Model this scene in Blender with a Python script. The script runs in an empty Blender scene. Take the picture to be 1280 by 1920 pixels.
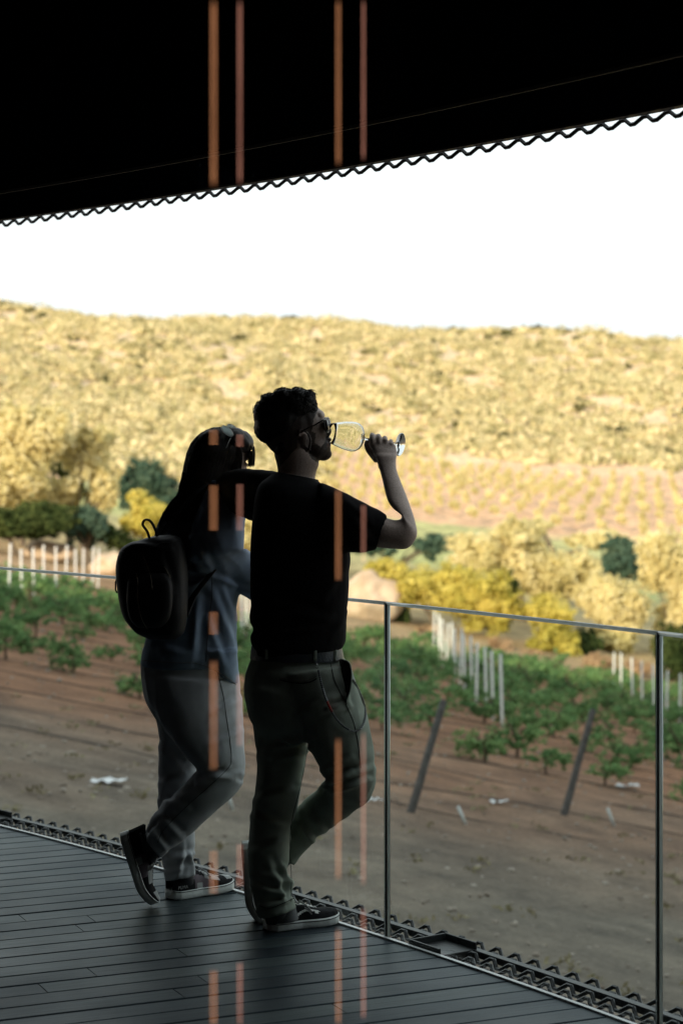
import bpy, bmesh, math, random
import numpy as np
from mathutils import Vector, Matrix, noise as mnoise
random.seed(7); np.random.seed(7)
rad = math.radians
scene = bpy.context.scene
col = scene.collection
F = 3733.0; CZ = 1.6                      # focal length in photo pixels, eye height

def W(px, py, Y):                          # a pixel of the survey photo at depth Y -> a point of the place
    return Vector(((px-640)/F*Y, Y, CZ-(py-845)/F*Y))

# ------------------------------------------------------------------ materials
MATS = {}
def nt(name):
    m = bpy.data.materials.new(name); m.use_nodes = True
    t = m.node_tree; t.nodes.clear()
    o = t.nodes.new('ShaderNodeOutputMaterial')
    MATS[name] = m
    return m, t, o
def N(t, kind, **kw):
    n = t.nodes.new(kind)
    for k, v in kw.items():
        if k in n.inputs: n.inputs[k].default_value = v
        else: setattr(n, k, v)
    return n
def ramp(t, fac, stops, interp='LINEAR'):
    r = t.nodes.new('ShaderNodeValToRGB'); r.color_ramp.interpolation = interp
    e = r.color_ramp.elements
    while len(e) < len(stops): e.new(0.5)
    for i, (p, c) in enumerate(stops):
        e[i].position = p; e[i].color = (c[0], c[1], c[2], 1)
    t.links.new(fac, r.inputs[0]); return r
def mat(name, c, rough=0.6, c2=None, scale=20, bump=0.0, bscale=None, metal=0.0, spec=0.5, stretch=None, detail=4, sheen=0.0, space='Object', bdist=0.01):
    m, t, o = nt(name)
    b = N(t, 'ShaderNodeBsdfPrincipled'); t.links.new(b.outputs[0], o.inputs[0])
    b.inputs['Roughness'].default_value = rough; b.inputs['Metallic'].default_value = metal
    b.inputs['Specular IOR Level'].default_value = spec
    b.inputs['Sheen Weight'].default_value = sheen
    tc = N(t, 'ShaderNodeTexCoord'); mp = N(t, 'ShaderNodeMapping')
    if stretch: mp.inputs['Scale'].default_value = stretch
    t.links.new(tc.outputs[space], mp.inputs[0])
    nz = N(t, 'ShaderNodeTexNoise', Scale=scale, Detail=detail); t.links.new(mp.outputs[0], nz.inputs[0])
    c2 = c2 or tuple(x*0.7 for x in c)
    r = ramp(t, nz.outputs['Fac'], [(0.35, c2), (0.65, c)]); t.links.new(r.outputs[0], b.inputs['Base Color'])
    if bump:
        n2 = N(t, 'ShaderNodeTexNoise', Scale=bscale or scale*2, Detail=5); t.links.new(mp.outputs[0], n2.inputs[0])
        bp = N(t, 'ShaderNodeBump', Strength=bump, Distance=bdist); t.links.new(n2.outputs['Fac'], bp.inputs['Height'])
        t.links.new(bp.outputs[0], b.inputs['Normal'])
    return m
def leafmat(name, stops, scale=0.6, trans=0.25, objvar=True):
    m, t, o = nt(name)
    ge = N(t, 'ShaderNodeNewGeometry'); nz = N(t, 'ShaderNodeTexNoise', Scale=scale, Detail=3)
    t.links.new(ge.outputs['Position'], nz.inputs[0])
    ad = N(t, 'ShaderNodeMath', operation='MULTIPLY_ADD'); ad.inputs[1].default_value = 0.35
    t.links.new(ge.outputs['Random Per Island'], ad.inputs[0]); 
    su = N(t, 'ShaderNodeMath', operation='SUBTRACT'); su.inputs[1].default_value = 0.17
    t.links.new(nz.outputs['Fac'], su.inputs[0]); t.links.new(su.outputs[0], ad.inputs[2])
    r = ramp(t, ad.outputs[0], stops)
    d = N(t, 'ShaderNodeBsdfDiffuse'); tr = N(t, 'ShaderNodeBsdfTranslucent'); mx = N(t, 'ShaderNodeMixShader'); mx.inputs[0].default_value = trans
    t.links.new(r.outputs[0], d.inputs[0]); t.links.new(r.outputs[0], tr.inputs[0])
    t.links.new(d.outputs[0], mx.inputs[1]); t.links.new(tr.outputs[0], mx.inputs[2]); t.links.new(mx.outputs[0], o.inputs[0])
    return m
def glassmat(name, tint, refl, rough=0.0):
    m, t, o = nt(name)
    tr = N(t, 'ShaderNodeBsdfTransparent'); tr.inputs[0].default_value = (*tint, 1)
    g = N(t, 'ShaderNodeBsdfGlossy'); g.inputs['Roughness'].default_value = rough; g.inputs[0].default_value = (refl, refl, refl, 1)
    a = N(t, 'ShaderNodeAddShader'); t.links.new(tr.outputs[0], a.inputs[0]); t.links.new(g.outputs[0], a.inputs[1]); t.links.new(a.outputs[0], o.inputs[0])
    return m
def vcmat(name, rough=0.7, bump=0.0, bscale=300, spec=0.4):   # colour painted per vertex as attribute 'tone'
    m, t, o = nt(name)
    b = N(t, 'ShaderNodeBsdfPrincipled', Roughness=rough); b.inputs['Specular IOR Level'].default_value = spec
    at = N(t, 'ShaderNodeAttribute', attribute_name='tone'); tc = N(t, 'ShaderNodeTexCoord')
    nz = N(t, 'ShaderNodeTexNoise', Scale=bscale, Detail=4); t.links.new(tc.outputs['Object'], nz.inputs[0])
    mu = N(t, 'ShaderNodeMix', data_type='RGBA', blend_type='MULTIPLY'); mu.inputs[0].default_value = 1.0
    r = ramp(t, nz.outputs['Fac'], [(0.3, (.7,.7,.7)), (0.7, (1.1,1.1,1.1))])
    t.links.new(at.outputs['Color'], mu.inputs[6]); t.links.new(r.outputs[0], mu.inputs[7]); t.links.new(mu.outputs[2], b.inputs['Base Color'])
    if bump:
        bp = N(t, 'ShaderNodeBump', Strength=bump, Distance=0.002); t.links.new(nz.outputs['Fac'], bp.inputs['Height']); t.links.new(bp.outputs[0], b.inputs['Normal'])
    t.links.new(b.outputs[0], o.inputs[0]); return m

# ------------------------------------------------------------------ object helpers
def tag(o, label=None, cat=None, group=None, kind=None):
    if label: o['label'] = label
    if cat: o['category'] = cat
    if group: o['group'] = group
    if kind: o['kind'] = kind
    return o
def empty(name, loc=(0,0,0)):
    o = bpy.data.objects.new(name, None); o.location = loc; o.empty_display_size = 0.1; col.objects.link(o); return o
def link(name, me, m=None, parent=None, smooth=True, loc=None):
    o = bpy.data.objects.new(name, me); col.objects.link(o)
    if m is not None:
        for q in (m if isinstance(m, (list, tuple)) else [m]): me.materials.append(q)
    if smooth and len(me.polygons): me.polygons.foreach_set('use_smooth', [True]*len(me.polygons))
    if parent is not None:
        o.parent = parent; o.location = -parent.location if loc is None else loc
    elif loc is not None: o.location = loc
    return o
class MB:
    def __init__(s): s.v = []; s.f = []; s.mi = []; s.m = 0
    def add(s, vs, fs):
        k = len(s.v); s.v += [tuple(v) for v in vs]; s.f += [tuple(i+k for i in f) for f in fs]; s.mi += [s.m]*len(fs)
    def box(s, c, size, M=None, bev=0.0):
        x, y, z = [q/2 for q in size]; M = M or Matrix(); c = Vector(c)
        vs = [c + (M.to_3x3() @ Vector((sx*x, sy*y, sz*z))) for sx in (-1,1) for sy in (-1,1) for sz in (-1,1)]
        s.add(vs, [(0,1,3,2),(4,6,7,5),(0,4,5,1),(2,3,7,6),(0,2,6,4),(1,5,7,3)])
    def tube(s, pts, r, n=8, caps=True):
        pts = [Vector(p) for p in pts]; rs = r if isinstance(r, (list, tuple)) else [r]*len(pts)
        vs = []; up = None
        for i, p in enumerate(pts):
            d = (pts[min(i+1, len(pts)-1)] - pts[max(i-1, 0)]).normalized()
            if up is None: up = d.orthogonal().normalized()
            up = (up - d*up.dot(d)); up = up.normalized() if up.length > 1e-6 else d.orthogonal().normalized()
            w = d.cross(up)
            for k in range(n):
                a = 2*math.pi*k/n; vs.append(p + (up*math.cos(a) + w*math.sin(a))*rs[i])
        fs = [(i*n+k, i*n+(k+1)%n, (i+1)*n+(k+1)%n, (i+1)*n+k) for i in range(len(pts)-1) for k in range(n)]
        if caps: fs += [tuple(range(n))[::-1], tuple(range((len(pts)-1)*n, len(pts)*n))]
        s.add(vs, fs)
    def lathe(s, prof, o, ax, n=32):       # prof: (t along axis, radius)
        o = Vector(o); ax = Vector(ax).normalized(); u = ax.orthogonal().normalized(); w = ax.cross(u); vs = []
        for (t, r) in prof:
            for k in range(n):
                a = 2*math.pi*k/n; vs.append(o + ax*t + (u*math.cos(a)+w*math.sin(a))*max(r, 1e-5))
        s.add(vs, [(i*n+k, i*n+(k+1)%n, (i+1)*n+(k+1)%n, (i+1)*n+k) for i in range(len(prof)-1) for k in range(n)])
    def ball(s, c, r, n=10, k=6, M=None, rot=None):
        r = r if isinstance(r, (list, tuple, Vector)) else (r, r, r); c = Vector(c); vs = []
        for i in range(k+1):
            th = math.pi*i/k
            for j in range(n):
                a = 2*math.pi*j/n; v = Vector((r[0]*math.sin(th)*math.cos(a), r[1]*math.sin(th)*math.sin(a), r[2]*math.cos(th)))
                if rot is not None: v = rot @ v
                vs.append(c+v)
        s.add(vs, [(i*n+j, (i+1)*n+j, (i+1)*n+(j+1)%n, i*n+(j+1)%n) for i in range(k) for j in range(n)])
    def mesh(s, name='mesh'):
        me = bpy.data.meshes.new(name); me.from_pydata(s.v, [], s.f)
        me.polygons.foreach_set('material_index', s.mi); me.validate(); me.update(); return me
    def build(s, name, m, parent=None, smooth=True, loc=None):
        return link(name, s.mesh(name), m, parent, smooth, loc)
def autosmooth(o, ang=35):
    me = o.data; me.update(); bm = bmesh.new(); bm.from_mesh(me); bmesh.ops.remove_doubles(bm, verts=bm.verts, dist=1e-5)
    bmesh.ops.recalc_face_normals(bm, faces=bm.faces)
    for e in bm.edges:
        e.smooth = not (len(e.link_faces) != 2 or e.calc_face_angle(0) > rad(ang))
    bm.to_mesh(me); bm.free(); return o
def bevel(o, w=0.003, seg=2):
    b = o.modifiers.new('bevel', 'BEVEL'); b.width = w; b.segments = seg; b.limit_method = 'ANGLE'; return o
def catmull(P, k):
    P = [np.array(p, float) for p in P]; out = []
    for i in range(len(P)-1):
        a, b, c, d = P[max(i-1,0)], P[i], P[i+1], P[min(i+2,len(P)-1)]
        for j in range(k):
            t = j/k; out.append(.5*((2*b)+(c-a)*t+(2*a-5*b+4*c-d)*t*t+(3*b-a-3*c+d)*t**3))
    out.append(P[-1]); return out
def quads(name, C, Nrm, size, m, aspect=1.6, parent=None, loc=None, jit=0.6):
    """many small leaf faces: centres C (n,3), outward normals, sizes (n)"""
    n = len(C); Nn = Nrm + np.random.normal(0, jit, (n,3)); Nn /= np.linalg.norm(Nn, axis=1)[:,None]+1e-9
    R = np.random.normal(0, 1, (n,3)); U = np.cross(Nn, R); U /= np.linalg.norm(U, axis=1)[:,None]+1e-9; V = np.cross(Nn, U)
    s = np.asarray(size)[:,None] if np.ndim(size) else size
    U = U*s*.5*aspect; V = V*s*.5
    vs = np.stack([C-U, C-V*1.0, C+U, C+V], axis=1).reshape(-1,3)
    me = bpy.data.meshes.new(name)
    me.vertices.add(4*n); me.vertices.foreach_set('co', vs.ravel())
    me.loops.add(4*n); me.loops.foreach_set('vertex_index', np.arange(4*n))
    me.polygons.add(n); me.polygons.foreach_set('loop_start', np.arange(0,4*n,4)); me.polygons.foreach_set('loop_total', np.full(n,4))
    me.update(); me.validate()
    return me
def sphere_pts(n):
    v = np.random.normal(0,1,(n,3)); return v/np.linalg.norm(v,axis=1)[:,None]
def blob_leaves(blobs, n, inner=0.55):
    """points spread through ellipsoid blobs [(x,y,z,rx,ry,rz)] in clumps"""
    B = np.array(blobs, float); w = (B[:,3]*B[:,5]); w /= w.sum(); C = []; Nn = []
    for b, k in zip(B, np.random.multinomial(n, w)):
        if k == 0: continue
        nc = max(6, k//22); cd = sphere_pts(nc); cr = np.random.uniform(inner, 1.0, nc)
        cc = cd*cr[:,None]
        idx = np.random.randint(0, nc, k); off = np.random.normal(0, 0.13, (k,3))
        p = cc[idx]+off
        C.append(b[:3]+p*b[3:6]); Nn.append(cd[idx]*0.6+np.array([0,0,.35]) + off*2)
    return np.concatenate(C), np.concatenate(Nn)

# ------------------------------------------------------------------ world, sun, camera
SUN_AZ, SUN_EL = 27, 17
w = bpy.data.worlds.new("World"); scene.world = w; w.use_nodes = True
t = w.node_tree; bg = t.nodes['Background']
sky = t.nodes.new('ShaderNodeTexSky'); sky.sky_type = 'NISHITA'; sky.sun_disc = False
sky.sun_elevation = rad(SUN_EL); sky.sun_rotation = rad(180+SUN_AZ); sky.air_density = 1.3; sky.dust_density = 4.0; sky.ozone_density = 1.0
hz = t.nodes.new('ShaderNodeMix'); hz.data_type = 'RGBA'; hz.blend_type = 'MIX'; hz.inputs[0].default_value = 0.82
hz.inputs[7].default_value = (9.0, 9.7, 9.9, 1)
t.links.new(sky.outputs[0], hz.inputs[6]); t.links.new(hz.outputs[2], bg.inputs[0]); bg.inputs[1].default_value = 0.13
sd = bpy.data.lights.new('sun', 'SUN'); sd.energy = 5.0; sd.angle = rad(0.5); sd.color = (1.0, 0.83, 0.58)
so = bpy.data.objects.new('sun', sd); col.objects.link(so)
to_sun = Vector((-math.sin(rad(SUN_AZ))*math.cos(rad(SUN_EL)), -math.cos(rad(SUN_AZ))*math.cos(rad(SUN_EL)), math.sin(rad(SUN_EL))))
so.rotation_euler = to_sun.to_track_quat('Z', 'Y').to_euler(); so.location = (-10, -20, 20)
cd = bpy.data.cameras.new('camera'); cam = bpy.data.objects.new('camera', cd); col.objects.link(cam); scene.camera = cam
cam.location = (0, 0, CZ); cam.rotation_euler = (rad(90), 0, 0)
cd.sensor_fit = 'VERTICAL'; cd.sensor_height = 36; cd.sensor_width = 24; cd.lens = F/1920*36; cd.shift_y = -115/1920
cd.clip_start = 0.05; cd.clip_end = 3000
cd.dof.use_dof = True; cd.dof.focus_distance = 6.65; cd.dof.aperture_fstop = 3.6
scene.view_settings.view_transform = 'Standard'; scene.view_settings.look = 'None'; scene.view_settings.exposure = 0
scene.cycles.max_bounces = 8; scene.cycles.transparent_max_bounces = 16; scene.cycles.caustics_reflective = False; scene.cycles.caustics_refractive = False
scene.cycles.use_denoising = True

# ------------------------------------------------------------------ terrain
PROF = [(-60,-1.6),(0,0),(80,0),(92,-.3),(112,.2),(150,2.7),(232,7.0),(262,10.3),(330,21.3),(400,32.0),(425,33.0),(470,26),(900,0),(3000,-20)]
def ground(x, y):
    base = np.interp(np.clip(y,0,80), [0,80], [-1.63, -5.63]); tilt = np.interp(y, [0,90,180,420,900], [-.19,-.19,-.085,-.066,0.0])
    xx = np.where(np.abs(x) < 30, x, np.sign(x)*(30+(np.abs(x)-30)*0.55))
    xx = np.clip(xx, -70, 70)
    z = base + np.interp(y, [p[0] for p in PROF], [p[1] for p in PROF]) + tilt*xx
    z = z + np.interp(y, [0,30,110,200,300,400], [0,0,.1,.3,1.0,.9])*(np.sin(x*.11+y*.07)+np.sin(x*.043-y*.05+1.3))
    return z
def gz(x, y): return float(ground(np.array(float(x)), np.array(float(y))))
def Gp(px, py_or_none=None, Y=None): return Vector(((px-640)/F*Y, Y, gz((px-640)/F*Y, Y)))
ys = np.concatenate([np.arange(-60, 4, 4), np.arange(4, 40, .5), np.arange(40, 130, 1.0), np.arange(130, 480, 2.5), np.geomspace(480, 3000, 24)])
xs = np.concatenate([-np.geomspace(1500, 62, 16), np.arange(-60, 61, 1.0), np.geomspace(62, 1500, 16)])
gx, gy = np.meshgrid(xs, ys); gzv = ground(gx, gy)
near = (gy > 4) & (gy < 130)
rs = np.random.RandomState(3); gzv = gzv + np.where(near, rs.normal(0, .018, gzv.shape), 0) + np.where(gy > 130, rs.normal(0, .12, gzv.shape), 0)
nx, ny = len(xs), len(ys)
me = bpy.data.meshes.new('ground')
vs = np.stack([gx, gy, gzv], -1).reshape(-1, 3)
ii, jj = np.meshgrid(np.arange(nx-1), np.arange(ny-1)); a = (jj*nx+ii).ravel()
fs = np.stack([a, a+1, a+nx+1, a+nx], -1)
me.from_pydata(vs.tolist(), [], fs.tolist())
m, t, o = nt('soil and dry hillside')
b = N(t, 'ShaderNodeBsdfPrincipled', Roughness=0.95); b.inputs['Specular IOR Level'].default_value = 0.1
ge = N(t, 'ShaderNodeNewGeometry'); sp = N(t, 'ShaderNodeSeparateXYZ'); t.links.new(ge.outputs['Position'], sp.inputs[0])
wob = N(t, 'ShaderNodeTexNoise', Scale=0.12, Detail=4); t.links.new(ge.outputs['Position'], wob.inputs[0])
ya = N(t, 'ShaderNodeMath', operation='MULTIPLY_ADD'); ya.inputs[1].default_value = 26.0; t.links.new(wob.outputs['Fac'], ya.inputs[0])
yb = N(t, 'ShaderNodeMath', operation='ADD'); yb.inputs[1].default_value = -13.0; t.links.new(sp.outputs['Y'], yb.inputs[0]); t.links.new(yb.outputs[0], ya.inputs[2])
mr = N(t, 'ShaderNodeMapRange'); mr.inputs['From Max'].default_value = 480; t.links.new(ya.outputs[0], mr.inputs[0])
R0 = ramp(t, mr.outputs[0], [(0, (.215,.19,.165)), (19/480, (.225,.20,.165)), (36/480, (.31,.17,.105)), (75/480, (.33,.17,.10)), (86/480, (.50,.34,.20)), (118/480, (.50,.45,.24)), (126/480, (.46,.50,.22)), (146/480, (.56,.56,.27)), (152/480, (.78,.53,.34)), (228/480, (.80,.55,.36)), (240/480, (.84,.66,.44)), (1, (.76,.62,.40))])  # nearest stops greyed to paint the veil of reflections on the glass
n1 = N(t, 'ShaderNodeTexNoise', Scale=0.9, Detail=8, Roughness=0.65); t.links.new(ge.outputs['Position'], n1.inputs[0])
n2 = N(t, 'ShaderNodeTexNoise', Scale=14.0, Detail=8, Roughness=0.7); t.links.new(ge.outputs['Position'], n2.inputs[0])
r1 = ramp(t, n1.outputs['Fac'], [(.28, (.50,.50,.52)), (.72, (1.4,1.36,1.3))]); r2 = ramp(t, n2.outputs['Fac'], [(.3, (.72,.72,.72)), (.72, (1.25,1.25,1.25))])
mm = N(t, 'ShaderNodeMix', data_type='RGBA', blend_type='MULTIPLY'); mm.inputs[0].default_value = 1; t.links.new(R0.outputs[0], mm.inputs[6]); t.links.new(r1.outputs[0], mm.inputs[7])
m2 = N(t, 'ShaderNodeMix', data_type='RGBA', blend_type='MULTIPLY'); m2.inputs[0].default_value = 1; t.links.new(mm.outputs[2], m2.inputs[6]); t.links.new(r2.outputs[0], m2.inputs[7])
t.links.new(m2.outputs[2], b.inputs['Base Color'])
bp = N(t, 'ShaderNodeBump', Strength=0.9, Distance=0.08); t.links.new(n2.outputs['Fac'], bp.inputs['Height']); t.links.new(bp.outputs[0], b.inputs['Normal'])
t.links.new(b.outputs[0], o.inputs[0])
tag(link('ground', me, m), kind='structure')

# ------------------------------------------------------------------ stones, clods, debris
stone = mat('pale stone', (.42,.37,.31), .9, (.22,.17,.13), 3, .6, 10, bdist=.02)
mb = MB()
for i in range(2600):
    Y = 8+62*random.random()**1.3; X = random.uniform(-.2, .2)*Y*1.0; r = random.uniform(.012, .05)*(1.4 if random.random() < .08 else .8)
    z = gz(X, Y); rot = Matrix.Rotation(random.random()*6, 3, 'Z')
    mb.ball((X, Y, z+r*.15), (r, r*random.uniform(.5,1), r*random.uniform(.4,.7)), 6, 4, rot=rot)
tag(mb.build('loose_stones', stone, smooth=False), 'small stones and clods scattered over the bare brown soil', 'stones', kind='stuff')

weedm = leafmat('dry weeds', [(.2,(.16,.13,.08)),(.5,(.26,.22,.13)),(.8,(.36,.34,.20))], 3.0, .2)
Cw, Nw = [], []
for i in range(420):
    Y = 9+58*random.random()**1.2; X = random.uniform(-.19,.19)*Y; k = random.randint(5,16); c = np.array([X,Y,gz(X,Y)+.02]); q = np.random.normal(0,1,(k,3))*np.array([.07,.07,.02]); q[:,2] = np.abs(q[:,2]); Cw.append(c+q); Nw.append(np.tile([0,0,1.0],(k,1))+np.random.normal(0,.6,(k,3)))
lf = quads('dry_weeds', np.concatenate(Cw), np.concatenate(Nw), .035, weedm, 2.4); tag(link('dry_weeds', lf, weedm, smooth=False), 'sparse dry weeds and litter on the bare brown soil', 'weeds', kind='stuff')
def rock(name, loc, r, label, m, group=None, seed=0):
    bm = bmesh.new(); bmesh.ops.create_icosphere(bm, subdivisions=4, radius=1)
    for v in bm.verts:
        c = v.co.copy(); d = 1+.30*mnoise.noise(c*1.2+Vector((seed,0,0)))+.10*mnoise.noise(c*3.1+Vector((seed,3,0)))+.04*mnoise.noise(c*8)
        v.co = Vector((c.x*r[0], c.y*r[1], c.z*r[2]))*d
    me = bpy.data.meshes.new(name); bm.to_mesh(me); bm.free()
    return tag(link(name, me, m, loc=loc), label, 'boulder', group)
granite = mat('granite', (.66,.52,.38), .9, (.42,.32,.22), 1.2, .8, 5, bdist=.06)
p = Gp(690, Y=92); rock('boulder', p+Vector((0,0,.75)), (1.5,1.2,1.35), 'large pale rounded boulder at the foot of the yellow bush, just past the man', granite, seed=1)
p = Gp(205, Y=88); rock('boulder', p+Vector((0,0,.45)), (.8,.7,.55), 'small grey boulder behind the right end of the left row of white stakes', granite, seed=5)
p = Gp(95, Y=92); rock('boulder', p+Vector((-.2,0,.3)), (1.3,.7,.6), 'low grey boulder in the shade under the big olive trees', granite, seed=9)

white = mat('white paint', (.8,.8,.78), .5, (.68,.68,.66), 8)
paperm = mat('crumpled white plastic', (.78,.78,.78), .5, (.6,.6,.6), 8)
def scrap(px, py, s, label, seed):
    # intersection of the sight line with the ground
    Y = 12058/(py-845-187-.19*(px-640)); c = Gp(px, Y=Y); random.seed(seed)
    n = 7; vs = []; fs = []
    for i in range(n):
        for j in range(4): vs.append(c + Vector(((i/(n-1)-.5)*s, (j/3-.5)*s*.5+random.uniform(-.02,.02), .02+random.uniform(0,.05))))
    for i in range(n-1):
        for j in range(3): fs.append((i*4+j, i*4+j+1, (i+1)*4+j+1, (i+1)*4+j))
    mb = MB(); mb.add(vs, fs); tag(mb.build('plastic_scrap', paperm), label, 'litter', 'white scraps lying on the soil')
scrap(935, 1508, .26, 'small white scrap lying on the soil between the two leaning wooden posts', 1)
scrap(1175, 1478, .40, 'flat grey green scrap on the soil right of the second leaning post', 2)
scrap(205, 1470, .42, 'long white plastic scrap on the soil left of the woman', 3)
scrap(702, 1505, .25, 'white scrap on the soil beside the man\'s bent knee', 4)
random.seed(11)
steel_pale = mat('galvanised steel', (.62,.66,.64), .45, (.5,.52,.5), 10)
for (x0,y0,x1,y1,lab) in ((858,1512,876,1548,'short pale stake end poking from the soil below the first leaning post'),(1138,1515,1153,1550,'short pale stake end poking from the soil right of the second leaning post'),(425,1480,438,1520,'thin pale stake end seen between the man and the woman')):
    Y = 12058/(y1-845-187-.19*(x1-640)); mb = MB(); b0 = W(x1,y1,Y); b0.z -= .05; mb.tube([b0, W(x0,y0,Y)], .022, 8); tag(mb.build('short_stake', steel_pale), lab, 'stake', 'short stakes poking from the soil')

# ------------------------------------------------------------------ vineyard
ROWS = [34.6+2.4*k for k in range(19)]
hose = mat('black irrigation hose', (.03,.03,.03), .6)
k = 0
for Y in [26.5, 29.0, 31.8]+ROWS[:9]:
    mb = MB(); pts = [(x, Y+(.12*math.sin(x*.6+Y*3)+.05*math.sin(x*2.1+Y)), gz(x, Y)+.012+.02*math.sin(x*1.3+Y)) for x in np.arange(-Y*.2, Y*.2+.5, .7)]
    mb.tube(pts, .009, 6); k += 1
    o = mb.build('irrigation_hose', hose)
    tag(o, 'thin black irrigation hose lying along a vine row', 'hose', 'irrigation hoses along the vine rows')
wood = mat('weathered grey wood', (.16,.15,.14), .9, (.07,.065,.06), 9, .8, 40, stretch=(6,6,.6))
def lean_post(bx, by, tx, ty, Y, label):
    b0 = W(bx,by,Y); t0 = W(tx,ty,Y+.25); d = (b0-t0).normalized(); mb = MB()
    pts = [b0+d*.3]+[b0.lerp(t0, s) for s in (0,.25,.5,.75,.97)]+[t0]
    pts = [p+Vector((random.uniform(-.006,.006),0,0)) for p in pts]
    mb.tube(pts, [.058,.057,.055,.052,.05,.048,.036], 12); o = mb.build('wooden_post', wood); autosmooth(o)
    tag(o, label, 'post', 'leaning wooden posts at the row ends')
lean_post(768,1528,832,1312, 25.7, 'dark leaning wooden post just right of the nearer balustrade post')
lean_post(1055,1532,1112,1330, 28.8, 'grey leaning wooden post left of the farther right balustrade post')
def stakes(X, Ys, label, group, h=1.55):
    base = None
    for Y in Ys:
        x = X+random.uniform(-.05,.05); z = gz(x, Y)
        if base is None:
            mb = MB(); mb.tube([(0,0,-.2),(0,0,h-.03),(0,0,h)], [.034,.034,.018], 10)
            o = mb.build('vineyard_stake', white); base = o; autosmooth(o)
        else:
            o = base.copy(); col.objects.link(o)
        o.location = (x, Y, z); o.rotation_euler = (random.uniform(-.02,.02), random.uniform(-.03,.03), 0); o.scale = (1,1,random.uniform(.95,1.06))
        tag(o, label, 'stake', group)
stakes(-9.6, [57.4+2.4*k for k in range(10)], 'white vineyard stake in the evenly spaced row left of the woman', 'white stakes left of the woman')
stakes(3.5, [44+2.4*k for k in range(14)], 'white vineyard stake in the close cluster between the two balustrade posts', 'white stakes between the balustrade posts', 1.6)
stakes(9.8, [57.6+2.4*k for k in range(7)], 'white vineyard stake standing by the right edge in front of the pale trees', 'white stakes at the right edge', 1.5)
stakes(-2.85, [58+2.4*k for k in range(5)], 'white vineyard stake glimpsed in the gap between the woman and the man', 'white stakes between the two people')
vine_leaf = leafmat('vine leaves', [(.2,(.07,.15,.06)),(.5,(.17,.30,.12)),(.8,(.33,.47,.19))], 2.0, .3)
vine_wood = mat('vine bark', (.12,.08,.05), .9)
vmesh = []
for i in range(7):
    n = 4+i % 3; bl = []
    for q in range(n): bl.append((random.uniform(-.42,.42), random.uniform(-.22,.22), random.uniform(.12,.42), random.uniform(.20,.34), random.uniform(.18,.28), random.uniform(.14,.24)))
    C, Nn = blob_leaves(bl, 1100, .3); lf = quads('foliage', C, Nn, np.random.uniform(.032,.065,len(C)), vine_leaf, 1.1); lf.materials.append(vine_leaf)
    mb = MB(); mb.tube([(0,0,-.05),(.02,.01,.15),(-.02,.02,.32)], [.03,.025,.02], 6)
    for q in range(4): mb.tube([(-.02,.02,.3),(random.uniform(-.3,.3),random.uniform(-.1,.1),.5)], [.015,.008], 5)
    st = mb.mesh('stem'); st.materials.append(vine_wood); vmesh.append((lf, st))
nv = 0
for Y in ROWS:
    hw = .185*Y; x = -hw + random.uniform(0, .8)
    while x < hw:
        lim0 = np.interp(x, [-9,0,9], [36, 33, 34]); lim1 = np.interp(x, [-10,-6,1,12], [70, 70, 74, 82])
        dens = np.interp(Y, [34,44,60], [.45,.85,1.0])
        step = np.interp(Y, [34, 46, 70], [1.35, 1.15, 1.25])
        if lim0 < Y < lim1 and random.random() < dens*.93:
            lf, st = random.choice(vmesh); s = random.uniform(.75,1.25)*np.interp(Y,[34,50,70],[.85,1.1,1.25])
            e = empty('grapevine', (x, Y+random.uniform(-.2,.2), gz(x, Y))); e.rotation_euler = (0,0,random.choice((0,math.pi))+random.uniform(-.4,.4)); e.scale = (s,s*random.uniform(.8,1.2),s*random.uniform(.8,1.15))
            for nm, q in (('foliage', lf), ('stem', st)):
                o = bpy.data.objects.new(nm, q); col.objects.link(o); o.parent = e
            side = 'left of the woman' if x < -2 else 'right of the man'
            tag(e, 'low green grapevine bush in the shaded rows '+side, 'grapevine', 'grapevines '+side); nv += 1
        x += step*random.uniform(.75,1.3)

# ------------------------------------------------------------------ bushes and trees below the hill
pale = leafmat('pale olive leaves', [(.15,(.50,.46,.20)),(.45,(.80,.72,.38)),(.8,(.93,.87,.58))], .5, .45)
yellow = leafmat('yellow green leaves', [(.2,(.26,.26,.05)),(.45,(.68,.60,.14)),(.8,(.92,.82,.28))], .7, .45)
teal = leafmat('blue green leaves', [(.2,(.035,.07,.05)),(.5,(.08,.14,.10)),(.8,(.14,.20,.13))], .6, .2)  # dark blue green, on the left clumps it stands for shade
dark = leafmat('evergreen and shade-dark leaves', [(.2,(.02,.035,.012)),(.5,(.06,.085,.03)),(.8,(.13,.16,.05))], .7, .15)  # dark leaf colour, also painting the shade under and between trees
drym = leafmat('dry brush twigs', [(.2,(.34,.22,.13)),(.5,(.56,.38,.23)),(.8,(.72,.52,.33))], .9, .3)
bark = mat('olive bark', (.22,.17,.12), .9, (.10,.08,.06), 6, .7, 20)
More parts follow.
